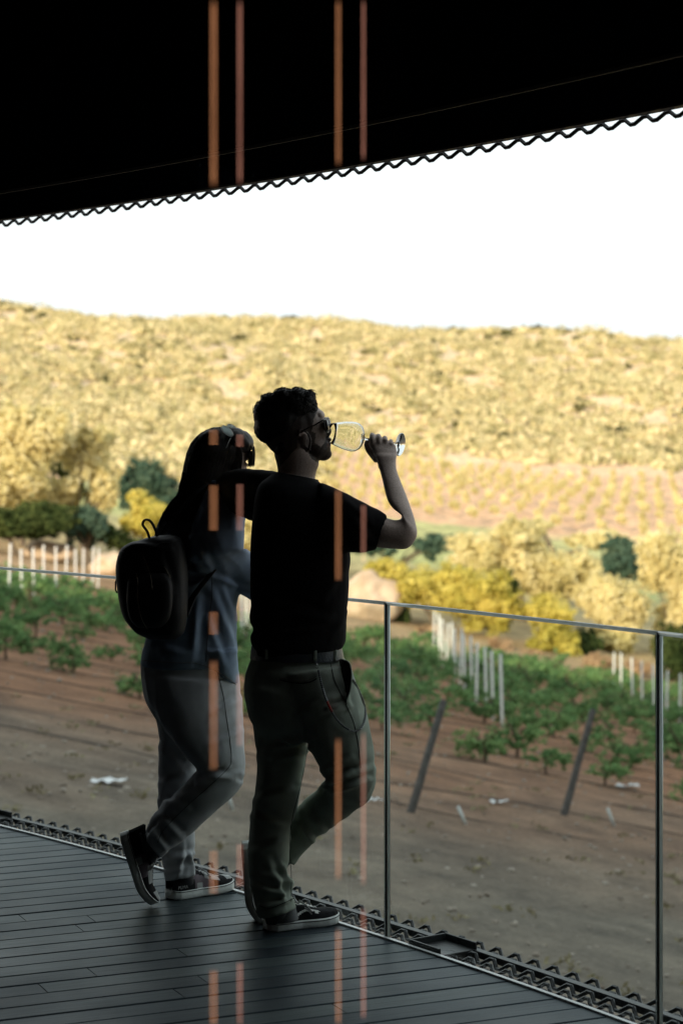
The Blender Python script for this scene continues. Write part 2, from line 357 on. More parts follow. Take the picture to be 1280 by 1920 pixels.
def leafy(name, boxes, Y, m, label, cat, n=2600, ls=.26, depth=1.0, base=None, group=None, nb=16, seed=None, trunk=True):
    """boxes: crown ellipses (px,py,rpx,rpy) as they stand at depth Y"""
    if seed: random.seed(seed); np.random.seed(seed)
    sc = Y/F; bl = []
    for (cx, cy, rx, ry) in boxes:
        c = W(cx, cy, Y); rx *= sc; ry *= sc
        for q in range(max(6, nb//len(boxes))):
            d = sphere_pts(1)[0]; k = random.uniform(.35,.8)
            s = random.uniform(.30,.5)
            bl.append((c.x+d[0]*rx*k, c.y+d[1]*rx*k*depth, c.z+d[2]*ry*k, rx*s, rx*s*depth, ry*s))
        bl.append((c.x, c.y, c.z, rx*.72, rx*.72*depth, ry*.72))
    px = base if base is not None else sum(q[0] for q in boxes)/len(boxes)
    g = Gp(px, Y=Y); e = empty(name, g)
    C, Nn = blob_leaves(bl, int(n*2.6), .35)
    keep = C[:,2] > ground(C[:,0], C[:,1])+.02; C, Nn = C[keep], Nn[keep]
    C = C-np.array(g); lf = quads('crown', C, Nn, np.random.uniform(.6,1.3,len(C))*ls*.56, m, 1.5, jit=.45)
    link('crown', lf, m, e, smooth=False, loc=(0,0,0))
    if trunk:
        mb = MB(); top = Vector((bl[-1][0], bl[-1][1], bl[-1][2]))-g
        mid = Vector((top.x*.3, top.y*.3, top.z*.45)); r0 = .05+.035*max(1, top.z)
        mb.tube([(0,0,-.3), (0,0,.1), mid, top], [r0*1.3, r0, r0*.7, r0*.25], 9)
        for q in range(9):
            b0 = random.choice(bl); mb.tube([mid*random.uniform(.6,1.2), mid.lerp(Vector(b0[:3])-g, .55)+Vector((0,0,.1)), Vector(b0[:3])-g], [r0*.45, r0*.3, r0*.1], 6)
        mb.build('trunk', bark, e, loc=(0,0,0))
    return tag(e, label, cat, group)
T = leafy
T('olive_tree', [(35,855,100,100),(75,800,75,52),(20,930,90,62)], 96, pale, 'big pale sunlit olive tree at the left edge', 'tree', 9000, .30, seed=21, nb=30)
T('olive_tree', [(165,850,58,66),(195,915,38,66),(110,930,60,50)], 98, pale, 'pale sunlit olive tree right of the biggest one, beside the dark gap', 'tree', 5200, .28, seed=22, nb=24)
T('evergreen_shrub', [(130,885,34,50)], 101, dark, 'dark leaf mass painting the shaded gap between the two pale olive trees at the left', 'shrub', 1800, .3, seed=23)
T('evergreen_shrub', [(60,975,95,42),(0,985,60,40)], 90, dark, 'wide dark green shrub, shade in its colour, below the big olive tree at the left', 'shrub', 5200, .22, seed=24, nb=24)
T('evergreen_shrub', [(165,985,52,44)], 91, teal, 'grey green shrub, shade in its colour, below the second olive tree at the left', 'shrub', 2400, .22, seed=25)
T('evergreen_shrub', [(282,912,66,52),(240,925,40,45),(330,935,40,45)], 112, teal, 'blue green rounded tree in shade left of the woman\'s head', 'tree', 5200, .25, seed=26, nb=24)
T('yellow_bush', [(275,972,52,48),(305,1010,40,40)], 94, yellow, 'yellow green bush beside the woman\'s hair and backpack', 'bush', 4200, .2, seed=27, nb=24)
T('evergreen_shrub', [(215,1005,45,30),(250,1030,40,25)], 92, dark, 'low dark shrub, shade in its colour, behind the white stakes and the backpack', 'shrub', 2200, .2, seed=28)
T('yellow_bush', [(770,1095,80,58),(860,1105,90,68),(925,1145,58,60),(720,1068,50,32)], 93, yellow, 'wide yellow green bush behind the boulder right of the man', 'bush', 12000, .2, seed=31, nb=40)
T('olive_tree', [(905,1035,75,50),(990,1060,75,72),(1060,1080,75,65),(960,1000,60,35)], 103, pale, 'wide pale sunlit olive tree above the yellow bush right of the man', 'tree', 12500, .28, seed=32, nb=40)
T('yellow_bush', [(1035,1160,58,58),(1060,1215,45,40),(1010,1215,35,35)], 92, yellow, 'tall yellow green bush right of the widest bush, with dark gaps', 'bush', 5200, .2, seed=33, nb=24)
T('olive_tree', [(1165,1140,68,75),(1120,1120,42,52),(1150,1205,55,40)], 97, pale, 'pale olive tree standing between the yellow bush and the right edge', 'tree', 6500, .26, seed=34, nb=26)
T('olive_tree', [(1255,1060,62,84),(1290,1120,62,84),(1255,1180,45,50)], 99, pale, 'tall pale olive tree cut by the right edge', 'tree', 7000, .28, seed=35, nb=26)
T('evergreen_shrub', [(1165,1050,58,46)], 116, teal, 'dark blue green tree far behind the pale olive trees at the right', 'tree', 3400, .28, seed=36)
T('evergreen_shrub', [(1262,1235,42,66)], 88, dark, 'dark shrub at the right edge behind the balustrade post', 'shrub', 3200, .2, seed=37)
T('evergreen_shrub', [(808,1022,46,32),(700,1020,60,30)], 112, teal, 'blue green shrub just behind the man\'s elbow', 'shrub', 2600, .25, seed=38)
T('evergreen_shrub', [(925,1165,40,45),(955,1110,25,40)], 97, dark, 'dark leaf mass painting the shade between the two yellow green bushes', 'shrub', 2200, .22, seed=39)  # dark leaves paint the shade between the bushes
T('evergreen_shrub', [(1095,1220,35,45)], 94, dark, 'dark shrub, shade in its colour, under the pale tree right of the tall yellow bush', 'shrub', 1900, .2, seed=40)
T('evergreen_shrub', [(755,1160,22,32)], 92.5, dark, 'small dark shrub hugging the right side of the boulder', 'shrub', 900, .18, seed=41)
T('dry_bush', [(985,1235,50,28),(940,1215,38,25)], 88, drym, 'low dry beige bush behind the stake cluster', 'bush', 2600, .13, seed=42)
T('dry_bush', [(800,1195,45,26)], 89, drym, 'low dry beige bush between the boulder and the stake cluster', 'bush', 1800, .13, seed=43)
T('dry_bush', [(1120,1245,45,30),(1190,1255,40,28)], 87, drym, 'low dry beige bush behind the stakes at the right edge', 'bush', 2600, .13, seed=44)
T('dry_bush', [(700,1190,45,20)], 86, drym, 'low dry grass tuft in front of the boulder', 'bush', 1300, .12, seed=45, trunk=False)
T('olive_tree', [(1120,1010,60,26),(1010,985,45,22)], 122, pale, 'far pale olive tree above the dark tree at the right', 'tree', 3200, .3, seed=46)
T('olive_tree', [(450,1010,90,60),(560,1060,80,60)], 100, pale, 'pale olive tree mostly hidden behind the couple', 'tree', 5000, .28, seed=47)
for i, (x, y, h) in enumerate([]):   # trees outside the left edge, shading the ones below them
    Yt = y; px = 640+x*F/Yt; g = gz(x, Yt); pc = 845-(g+h*.62-CZ)*F/Yt
    T('olive_tree', [(px, pc, 2.6*F/Yt, h*.36*F/Yt)], Yt, dark, ['tall dark tree beyond the left edge, nearest','tall dark tree beyond the left edge, farthest out','shorter dark tree beyond the left edge'][i], 'tree', 2600, .4, seed=60+i)
random.seed(5); np.random.seed(5)
# the young orchard on the slope
omesh = []
for i in range(4):
    C, Nn = blob_leaves([(random.uniform(-.3,.3), random.uniform(-.3,.3), random.uniform(.9,1.5), random.uniform(.5,.8), .6, random.uniform(.5,.75)) for q in range(4)], 260, .3)
    lf = quads('crown', C, Nn, np.random.uniform(.2,.4,len(C)), pale, 1.3); lf.materials.append(pale); omesh.append(lf)
cnt = 0
for r in range(30):
    for q in range(17):
        Y = 153+q*4.4; X = -3 + r*3.25 - (q*.95) + random.uniform(-.15,.15)
        if abs((X/Y)*F) > 680 or X/Y*F < -40: continue
        o = bpy.data.objects.new('orchard_tree', random.choice(omesh)); col.objects.link(o)
        s = random.uniform(.68,.9); o.location = (X, Y+random.uniform(-.4,.4), gz(X,Y)); o.scale = (s*.72,s*.8,s*.85); o.rotation_euler = (0,0,random.uniform(-.2,.2))
        tag(o, 'small round pale tree in the planted rows on the far slope', 'tree', 'young orchard trees in rows'); cnt += 1
print('vines', nv, 'orchard', cnt)
# the scrub of the far hillside: nobody could count it
scrubm = leafmat('hillside scrub', [(.16,(.15,.15,.06)),(.36,(.42,.38,.18)),(.56,(.72,.63,.36)),(.8,(.92,.80,.52))], .35, .2)
Cs, Ns, Ss = [], [], []
for i in range(8200):
    Y = 236+ (430-236)*random.random(); X = random.uniform(-.2,.2)*Y*1.05
    if i % 7 == 0:
        Y = random.uniform(165, 236); X = random.uniform(-.2,-.01)*Y
    dn = mnoise.noise(Vector((X*.09, Y*.05, 2.0)))
    if dn < -.15 and random.random() < .6: continue
    r = random.uniform(.45,.9)+random.random()**4*1.5*(1.35 if random.random() < .12 else 1); z = gz(X, Y); k = int(30+28*r)
    d = sphere_pts(k); d[:,2] = np.abs(d[:,2]); q = np.random.uniform(.75,1.12,k)[:,None]
    Cs.append(np.array([X,Y,z])+d*q*np.array([r*random.uniform(1.0,1.6),r,r*random.uniform(.6,1.0)])); Ns.append(d); Ss.append(np.random.uniform(.30,.58,k))
lf = quads('hillside_scrub', np.concatenate(Cs), np.concatenate(Ns), np.concatenate(Ss), scrubm, 1.3, jit=.35)
tag(link('hillside_scrub', lf, scrubm, smooth=False), 'golden green maquis scrub covering the far hillside', 'scrub', kind='stuff')
random.seed(15)
# larger dark bushes dotted over the hill and the ridge
dmesh = []; hilld = leafmat('hill shrub leaves', [(.2,(.05,.06,.025)),(.5,(.13,.135,.06)),(.8,(.25,.23,.11))], .7, .2)
for i in range(4):
    C, Nn = blob_leaves([(random.uniform(-.5,.5), random.uniform(-.5,.5), random.uniform(.4,1.2), random.uniform(.6,1.1), .8, random.uniform(.5,.8)) for q in range(4)], 200, .4)
    lf = quads('hill_bush', C, Nn, np.random.uniform(.3,.6,len(C)), dark, 1.2); lf.materials.append(hilld); dmesh.append(lf)
for i in range(330):
    Y = random.uniform(245, 400) if i < 260 else random.uniform(392, 412); X = random.uniform(-.19,.19)*Y
    o = bpy.data.objects.new('hill_bush', random.choice(dmesh)); col.objects.link(o)
    s = random.uniform(.35,.95) if i < 260 else random.uniform(.5,1.3); o.location = (X,Y,gz(X,Y)-.2); o.scale = (s*1.2,s,s*.9); o.rotation_euler = (0,0,random.random()*6)
    if i < 260: tag(o, 'dark green bush dotted among the golden scrub on the far hillside', 'bush', 'dark bushes on the hillside')
    else: tag(o, 'small bush standing against the sky on the hill ridge', 'bush', 'bushes along the ridge')

# ------------------------------------------------------------------ the terrace
CX, CY, R = -16.73, -5.63, 20.8; PHI0 = math.atan2(.585, .811)
def arc(s, n=0.0, z=0.0):
    a = PHI0 - s/R; return Vector((CX+(R+n)*math.cos(a), CY+(R+n)*math.sin(a), z))
def arcdir(s):
    a = PHI0 - s/R; return Vector((math.sin(a), -math.cos(a), 0)), Vector((math.cos(a), math.sin(a), 0))
def inside(x, y): return math.hypot(x-CX, y-CY) < R-.012
# deck boards
DV = Vector((.911, .412, 0)).normalized(); DN = Vector((-DV.y, DV.x, 0)); BW = .112
mb = MB(); random.seed(3)
def cut(p):                              # where a board line leaves the terrace
    t0, t1 = -25.0, 14.0
    if not inside(*(p+DV*-2).xy): return None
    t0 = -2
    for _ in range(40):
        tm = (t0+t1)/2
        if inside(*(p+DV*tm).xy): t0 = tm
        else: t1 = tm
    return t0
for i in range(-30, 110):
    a0 = i*BW+.0038; a1 = (i+1)*BW-.0038
    p0, p1 = DN*a0, DN*a1; c0, c1 = cut(p0), cut(p1)
    if c0 is None or c1 is None: continue
    t = -9+random.uniform(0, 2.2); tone = 0
    while t < min(c0, c1):
        L = random.uniform(1.6, 2.6); e0 = min(t+L, c0); e1 = min(t+L, c1)
        if t+L > min(c0, c1)-.25: e0, e1 = c0, c1
        dz = random.uniform(-.0008,.0008)
        v = [p0+DV*(t+.0015), p0+DV*(e0-(.0015 if e0 != c0 else 0)), p1+DV*(e1-(.0015 if e1 != c1 else 0)), p1+DV*(t+.0015)]
        b_ = .0025
        top = [q+Vector((0,0,dz)) for q in v]; 
        inner = [top[0]+DN*b_, top[1]+DN*b_, top[2]-DN*b_, top[3]-DN*b_]
        low = [q+Vector((0,0,-.0025)) for q in top]; bot = [q-Vector((0,0,.022)) for q in v]
        mb.add(inner+low+bot, [(0,1,2,3),(4,5,1,0),(3,2,6,7),(4,8,9,5),(7,6,10,11),(5,9,10,6),(4,7,11,8)])
        if e0 == c0: break
        t += L
m, t, o = nt('dark weathered decking')
b = N(t, 'ShaderNodeBsdfPrincipled', Roughness=.45); b.inputs['Specular IOR Level'].default_value = .20; b.inputs['Specular Tint'].default_value = (.55,.80,1.0,1)
ge = N(t, 'ShaderNodeNewGeometry'); mp = N(t, 'ShaderNodeMapping', vector_type='TEXTURE'); mp.inputs['Rotation'].default_value = (0,0,math.atan2(DV.y, DV.x)); t.links.new(ge.outputs['Position'], mp.inputs[0])
ml = N(t, 'ShaderNodeMapping'); ml.inputs['Scale'].default_value = (1.5, 45, 1); t.links.new(mp.outputs[0], ml.inputs[0])
g1 = N(t, 'ShaderNodeTexNoise', Scale=2.2, Detail=7, Roughness=.65); t.links.new(ml.outputs[0], g1.inputs[0])
g2 = N(t, 'ShaderNodeTexNoise', Scale=1.7, Detail=5); t.links.new(ge.outputs['Position'], g2.inputs[0])
rr = ramp(t, ge.outputs['Random Per Island'], [(0,(.010,.015,.020)),(.5,(.022,.030,.037)),(1,(.046,.058,.060))])
r1 = ramp(t, g1.outputs['Fac'], [(.25,(.35,.35,.35)),(.75,(1.8,1.8,1.75))]); r2 = ramp(t, g2.outputs['Fac'], [(.3,(.75,.75,.75)),(.7,(1.25,1.25,1.25))])
mm = N(t, 'ShaderNodeMix', data_type='RGBA', blend_type='MULTIPLY'); mm.inputs[0].default_value = 1; t.links.new(rr.outputs[0], mm.inputs[6]); t.links.new(r1.outputs[0], mm.inputs[7])
m2 = N(t, 'ShaderNodeMix', data_type='RGBA', blend_type='MULTIPLY'); m2.inputs[0].default_value = 1; t.links.new(mm.outputs[2], m2.inputs[6]); t.links.new(r2.outputs[0], m2.inputs[7])
t.links.new(m2.outputs[2], b.inputs['Base Color'])
rg = ramp(t, g2.outputs['Fac'], [(.3,(.36,.36,.36)),(.7,(.56,.56,.56))]); t.links.new(rg.outputs[0], b.inputs['Roughness'])
bp = N(t, 'ShaderNodeBump', Strength=.35, Distance=.003); t.links.new(g1.outputs['Fac'], bp.inputs['Height']); t.links.new(bp.outputs[0], b.inputs['Normal']); t.links.new(b.outputs[0], o.inputs[0])
tag(mb.build('deck_floor', m, smooth=False), kind='structure')
blackm = mat('black coated steel', (.012,.013,.014), .45, (.008,.008,.009), 12, .2, 60)
darkslab = mat('dark underlay', (.01,.01,.01), .9)
def ring_slab(name, s0, s1, n0, n1, z0, z1, m, kind='structure', step=.5, parent=None, f0=None):
    ss = np.arange(s0, s1+step*.5, step); vs = []
    for s in ss:
        nn1 = n1(s) if callable(n1) else n1; nn0 = n0(s) if callable(n0) else n0
        vs += [arc(s,nn0,z0), arc(s,nn1,z0), arc(s,nn1,z1), arc(s,nn0,z1)]
    k = len(ss); fs = []
    for i in range(k-1):
        for j in range(4): fs.append((i*4+j, (i+1)*4+j, (i+1)*4+(j+1)%4, i*4+(j+1)%4))
    fs += [(0,1,2,3)[::-1], ((k-1)*4, (k-1)*4+1, (k-1)*4+2, (k-1)*4+3)]
    mb = MB(); mb.add(vs, fs); o = mb.build(name, m, parent, smooth=False); autosmooth(o, 30)
    if kind: tag(o, kind=kind)
    return o
ring_slab('deck_slab', -30, 18, -17, -.02, -.26, -.03, darkslab)
trimm = mat('pale aluminium trim', (.72,.74,.74), .35, (.6,.62,.62), 5)
tag(ring_slab('deck_edge_trim', -30, 18, -.010, .004, -.05, .006, trimm, None, .25), 'thin pale metal strip along the curved edge of the dark deck', 'trim')
ceilm = mat('black ceiling panels', (.0012,.0022,.0036), .95, (.0008,.0015,.0026), 3, spec=0.0)
soff = lambda s: .20+.05*max(-5, min(s, 3))
ring_slab('ceiling', -30, 18, -1.96, lambda s: soff(s)-.52, 2.615, 3.3, ceilm)
ring_slab('ceiling', -30, 18, -15, -1.965, 3.1, 3.3, ceilm)
ring_slab('ceiling', -30, 18, lambda s: soff(s)-.50, soff, 2.60, 2.9, ceilm)
# hatch the seam: a slim metal bead
tag(ring_slab('ceiling_bead', -30, 18, lambda s: soff(s)-.512, lambda s: soff(s)-.509, 2.598, 2.61, mat('bead', (.05,.05,.05), .4), None, .25), 'hairline metal bead running along the black ceiling', 'trim')
plaster = mat('dark plaster', (.02,.02,.02), .9)
mb = MB(); mb.box((0,-9,0), (160, .4, 8)); mb.box((0,-9,11.1), (160, 10, 14.8)); tag(mb.build('winery_building', plaster, smooth=False), 'unseen winery building behind the terrace, its height set for its shadow', 'building')  # unseen mass, its top edge placed so the shadow covers the vineyard
# expanded metal mesh along the deck edge and under the roof edge
def zig_mesh(name, label, nrow, n0, row, z, pitch, s0, s1, wid, thick, amp=None, nf=None, relief=.010):
    amp = amp or row/2; mb = MB(); hp = pitch/2
    for r in range(nrow):
        k = 0; s = s0; pts = []
        while s < s1:
            up = (k+r) % 2; off = (nf(s) if nf else 0)
            nn = n0+r*row+(amp if up else -amp)+off
            # flat land at each knuckle, sloped strand between
            for ds in (-.2, .2): pts.append((s+ds*hp, nn, z+(relief if up else -relief)))
            s += hp; k += 1
        mb.tube([arc(*q) for q in pts], wid/2, 6)
    o = mb.build(name, blackm, smooth=False); return tag(o, label, 'metal mesh')
zig_mesh('expanded_metal_grating', 'black expanded metal grating strip outside the glass, along the deck edge', 5, .026, .05, -.018, .092, -6, 5, .0135, .005, amp=.007, relief=.0098)
zig_mesh('roof_edge_mesh', 'black wavy expanded metal mesh along the roof edge', 1, .014, .05, 2.5815, .092, -14, 6, .0135, .005, amp=.003, nf=soff, relief=.0088)
tag(ring_slab('grating_bar', -8, 8, .150, .176, -.020, -.004, mat('grey steel bar', (.045,.047,.05), .45, (.03,.03,.03), 20, .2, 80), None, .25), 'flat dark steel bar lying along the black grating', 'bar')
tag(ring_slab('roof_edge_bar', -14, 8, lambda s: soff(s)-.03, lambda s: soff(s)+.006, 2.592, 2.5995, blackm, None, .25), 'slim black bar on the underside of the roof edge', 'bar')
def bracket(s, label):
    tv, nv_ = arcdir(s); M = Matrix((tv, nv_, Vector((0,0,1)))).transposed(); mb = MB(); c = arc(s, .085, -.028)
    mb.box(c, (.16,.16,.05), M); mb.box(c+nv_*.075+Vector((0,0,.035)), (.16,.008,.024), M); mb.box(c-nv_*.072+Vector((0,0,.035)), (.16,.008,.024), M); mb.box(c-tv*.076+Vector((0,0,.035)), (.008,.14,.024), M)
    tag(bevel(mb.build('steel_bracket', blackm, smooth=False), .002), label, 'bracket', 'black brackets on the grating')
bracket(.20, 'open black steel box bracket on the grating right of the nearer balustrade post'); bracket(-2.75, 'black steel bracket on the grating at the left edge')
# glass balustrade
railglass = glassmat('balustrade glass', (.93,.965,.96), .03)
mirror, t, o = nt('polished glass edge'); tl = N(t, 'ShaderNodeBsdfTranslucent'); tl.inputs[0].default_value = (.86,.92,.90,1); gl = N(t, 'ShaderNodeBsdfGlossy', Roughness=.08); gl.inputs[0].default_value = (.9,.93,.93,1)
nz = N(t, 'ShaderNodeTexNoise', Scale=9.0); r = ramp(t, nz.outputs['Fac'], [(.3,(.25,)*3),(.7,(.4,)*3)]); mx = N(t, 'ShaderNodeMixShader'); t.links.new(r.outputs[0], mx.inputs[0]); t.links.new(tl.outputs[0], mx.inputs[1]); t.links.new(gl.outputs[0], mx.inputs[2]); t.links.new(mx.outputs[0], o.inputs[0])
chrome = mat('satin steel', (.84,.86,.86), .2, (.72,.74,.74), 10, metal=1.0)
rubber = mat('black rubber', (.008,.008,.008), .5)
PS = [-4.1, -1.35+.02, 0.0, 1.29, 2.6, 3.9]
names = {0: 'slim steel balustrade post just right of the man', 1: 'slim steel balustrade post near the right edge', -1: 'slim steel balustrade post hidden behind the woman'}
for i, s in enumerate(PS):
    tv, nv_ = arcdir(s); M = Matrix((tv, nv_, Vector((0,0,1)))).transposed(); b0 = arc(s, .012, 0); e = empty('balustrade_post', b0)
    zc, hh = .547, 1.106
    mb = MB(); mb.box((0,0,zc), (.011,.010,hh), M); mb.build('core', rubber, e, smooth=False, loc=(0,0,0))
    for q, wq in ((-.0075,.0025), (.009,.0045)):
        mb = MB(); mb.tube([tv*q*1.15, tv*q*1.15+Vector((0,0,hh-.012))], wq*1.1, 10); mb.build('edge_strip', mirror, e, loc=(0,0,0))
    mb = MB(); mb.box(-nv_*.009+Vector((0,0,zc)), (.003,.003,hh), M); mb.build('face_bead', chrome, e, smooth=False, loc=(0,0,0))
    tag(e, {0:'slim steel balustrade post beyond the left edge',1:'slim steel balustrade post hidden behind the woman',2:'slim steel balustrade post just right of the man',3:'slim steel balustrade post near the right edge',4:'slim steel balustrade post beyond the right edge',5:'last slim steel balustrade post beyond the right edge'}[i], 'post', 'steel posts of the glass balustrade')

PL = ['glass balustrade panel left of the woman','glass balustrade panel behind the couple','glass balustrade panel between the two steel posts right of the man','glass balustrade panel at the right edge, past the last steel post','glass balustrade panel outside the right edge']
for i in range(len(PS)-1):
    a0, a1 = PS[i]+.012, PS[i+1]-.012; st = (a1-a0)/8; e = empty('balustrade_glazing', arc((a0+a1)/2, 0, 0))
    mb = MB(); ss = [a0+st*k for k in range(9)]; vs = []; fs = []
    for s in ss: vs += [arc(s,.008,.012), arc(s,.018,.012), arc(s,.018,1.086), arc(s,.008,1.086)]
    for k in range(8):
        for j in range(4): fs.append((k*4+j,(k+1)*4+j,(k+1)*4+(j+1)%4,k*4+(j+1)%4))
    mb.add(vs, fs); mb.build('pane', railglass, e, smooth=False)
    mb = MB(); mb.tube([arc(PS[i]+(PS[i+1]-PS[i])/8*k, .013, 1.098) for k in range(9)], .0062, 12); mb.build('top_rail', mirror, e)
    tag(e, PL[i], 'glass panel')

# interior: lit copper strips behind the viewer, mirrored in added glass fins, invented to carry the reflections
def emis(name, c, s):
    m, t, o = nt(name); e_ = N(t, 'ShaderNodeEmission'); nz = N(t, 'ShaderNodeTexNoise', Scale=6.0, Detail=3); tc = N(t, 'ShaderNodeTexCoord'); t.links.new(tc.outputs['Object'], nz.inputs[0])
    r = ramp(t, nz.outputs['Fac'], [(.3, tuple(x*.7 for x in c)), (.7, c)]); t.links.new(r.outputs[0], e_.inputs[0]); sx = N(t, 'ShaderNodeSeparateXYZ'); t.links.new(tc.outputs['Generated'], sx.inputs[0])
    bell = ramp(t, sx.outputs['X'], [(0,(.0,)*3),(.28,(.75,)*3),(.5,(1,)*3),(.72,(.75,)*3),(1,(.0,)*3)], 'EASE'); end = ramp(t, sx.outputs['Z'], [(0,(.1,)*3),(.05,(1,)*3),(.95,(1,)*3),(1,(.1,)*3)])
    q1 = N(t, 'ShaderNodeMath', operation='MULTIPLY'); t.links.new(bell.outputs[0], q1.inputs[0]); t.links.new(end.outputs[0], q1.inputs[1])
    q2 = N(t, 'ShaderNodeMath', operation='MULTIPLY'); t.links.new(q1.outputs[0], q2.inputs[0]); q2.inputs[1].default_value = s; t.links.new(q2.outputs[0], e_.inputs[1]); t.links.new(e_.outputs[0], o.inputs[0]); return m
fin = glassmat('added fin glass', (1,1,1), .035)
YP, DVv = 2.62, 5.5
cu1 = emis('glowing copper', (1.0,.42,.19), 2.9); cu2 = emis('glowing rose copper', (1.0,.43,.30), 2.4); casing = mat('black casing', (.01,.01,.01), .6)
STR = [(401, 17, cu1, [(0,352),(805,835),(908,996),(1146,1190),(1236,1445),(1592,1676),(1816,1920)]),
       (450, 14, cu2, [(0,348),(814,838),(906,996),(1140,1165),(1262,1400),(1580,1662),(1802,1920)]),
       (634, 14, cu1, [(0,312),(915,1090),(1382,1650),(1740,1920)]),
       (681, 12, cu2, [(0,302),(945,1056),(1370,1660),(1700,1910)])]
for i, (px, wpx, mm_, segs) in enumerate(STR):
    X = (px-640)/F*DVv; wx = wpx/F*DVv; Yl = 2*YP-DVv; e = empty('strip_lamp', (X, Yl, 1.0)); zz = lambda y: CZ-(y-845)/F*DVv
    mb = MB(); mb.box((X, Yl-.03, 1.75), (wx+.01, .03, 3.0)); mb.build('casing', casing, e, smooth=False)
    for (y0, y1) in segs:
        mb = MB(); mb.box((X, Yl, (zz(y0)+zz(y1))/2), (wx*1.35, .02, zz(y0)-zz(y1))); mb.build('lit_segment', mm_, e, smooth=False)
    tag(e, ['copper strip lamp inside, leftmost of the four','copper strip lamp inside, second from the left','copper strip lamp inside, third from the left','copper strip lamp inside, rightmost of the four'][i], 'lamp', 'glowing copper strips inside')
    Xf = (px-640)/F*YP; mb = MB(); mb.box((Xf, YP, 1.55), (.030, .004, 3.08))
    tag(mb.build('added_glass_fin', fin, smooth=False), ['narrow clear glass fin mirroring a copper light, over the woman\'s hair and backpack side','narrow clear glass fin mirroring a rose light, over the woman\'s fringe','narrow clear glass fin mirroring a copper light, down the man\'s shirt','narrow clear glass fin mirroring a rose light, down the man\'s sleeve'][i], 'glass fin', 'added reflecting glass fins')
# ------------------------------------------------------------------ people
from mathutils.bvhtree import BVHTree
def se(v, e): return math.copysign(abs(v)**e, v)
def loft(mb, rings, k=4, n=28, e=.88, shrink=1.0):
    P = catmull([(*r,) for r in rings], k); vs = []
    for r in P:
        a, b_ = W(r[0], r[1], r[4]), W(r[2], r[3], r[4]); c = (a+b_)/2; h = (b_-a)/2*shrink; d = Vector((c.x*.0, 1, 0))*r[5]*shrink
        for j in range(n):
            q = 2*math.pi*j/n; vs.append(c+h*se(math.cos(q), e)+d*se(math.sin(q), e))
    L = len(P); fs = [(i*n+j, i*n+(j+1)%n, (i+1)*n+(j+1)%n, (i+1)*n+j) for i in range(L-1) for j in range(n)]
    fs += [tuple(range(n))[::-1], tuple(range((L-1)*n, L*n))]
    mb.add(vs, fs)
def blob(mb, px, py, Y, rx, ry, rd, ang=0, n=20):
    """ellipsoid given where it shows: centre, radii along the picture axes (px), depth radius (m), turned by ang in the picture plane"""
    c = W(px, py, Y); s = Y/F; rot = Matrix.Rotation(-rad(ang), 3, 'Y')
    mb.ball(c, (rx*s, rd, ry*s), n, n//2+2, rot=rot)
def to_px(co):
    return 640+co[:,0]/co[:,1]*F, 845+(CZ-co[:,2])/co[:,1]*F
def solid(name, mb, m, voxel=.006, smooth=6, parent=None, folds=(), wrinkle=0.0, wscale=9, wst=(1,1,.45), tones=None, fine=0.0, seed=0):
    me = mb.mesh(name); tmp = bpy.data.objects.new(name, me); col.objects.link(tmp)
    r = tmp.modifiers.new('r', 'REMESH'); r.mode = 'VOXEL'; r.voxel_size = voxel; r.use_smooth_shade = True
    s = tmp.modifiers.new('s', 'SMOOTH'); s.iterations = smooth; s.factor = .5
    dg = bpy.context.evaluated_depsgraph_get(); dg.update()
    out = bpy.data.meshes.new_from_object(tmp.evaluated_get(dg)); out.name = name
    bpy.data.objects.remove(tmp); bpy.data.meshes.remove(me)
    n = len(out.vertices); co = np.empty(n*3); out.vertices.foreach_get('co', co); co = co.reshape(-1,3)
    nr = np.empty(n*3); out.vertices.foreach_get('normal', nr); nr = nr.reshape(-1,3)
    d = np.zeros(n)
    if wrinkle:
        sd_ = Vector((seed*3.1, seed*1.7, 0))
        for i in range(n):
            p = Vector((co[i,0]*wst[0], co[i,1]*wst[1], co[i,2]*wst[2]))*wscale
            p2 = p*.5+sd_; wv = Vector((mnoise.noise(p2), mnoise.noise(p2+Vector((7,1,3))), mnoise.noise(p2+Vector((2,9,5)))))
            v = mnoise.noise(p+wv*1.6+sd_); d[i] = (1-abs(v)*2.6)*wrinkle*.6 + wrinkle*.7*mnoise.noise(p*.6+sd_)
            if fine: d[i] += fine*mnoise.noise(p*5)
    px, py = to_px(co)
    for (x1,y1,x2,y2,wd,am) in folds:
        vx, vy = x2-x1, y2-y1; L2 = vx*vx+vy*vy; tt = np.clip(((px-x1)*vx+(py-y1)*vy)/L2, 0, 1)
        dd = np.hypot(px-x1-tt*vx, py-y1-tt*vy); side = ((px-x1)*vy-(py-y1)*vx)/math.sqrt(L2)
        g = np.exp(-(dd/wd)**2)*np.sin(np.pi*np.clip(tt,.04,.96))**.5
        d += am*g*(1.0) - am*.8*np.exp(-((dd-wd*1.5)/wd)**2)*np.sin(np.pi*np.clip(tt,.04,.96))**.5*(side > 0)
    co = co+nr*d[:,None]; out.vertices.foreach_set('co', co.ravel())
    if tones:
        at = out.color_attributes.new('tone', 'FLOAT_COLOR', 'POINT'); c = tones(px, py, co); at.data.foreach_set('color', np.concatenate([c, np.ones((n,1))], 1).ravel())
    out.update(); return link(name, out, m, parent)
def bvh_of(*objs):
    vs = []; fs = []
    for o in objs:
        k = len(vs); L = o.location+(o.parent.location if o.parent else Vector((0,0,0))); vs += [v.co+L for v in o.data.vertices]; fs += [[i+k for i in p.vertices] for p in o.data.polygons]
    return BVHTree.FromPolygons(vs, fs)
EYE = Vector((0,0,CZ))
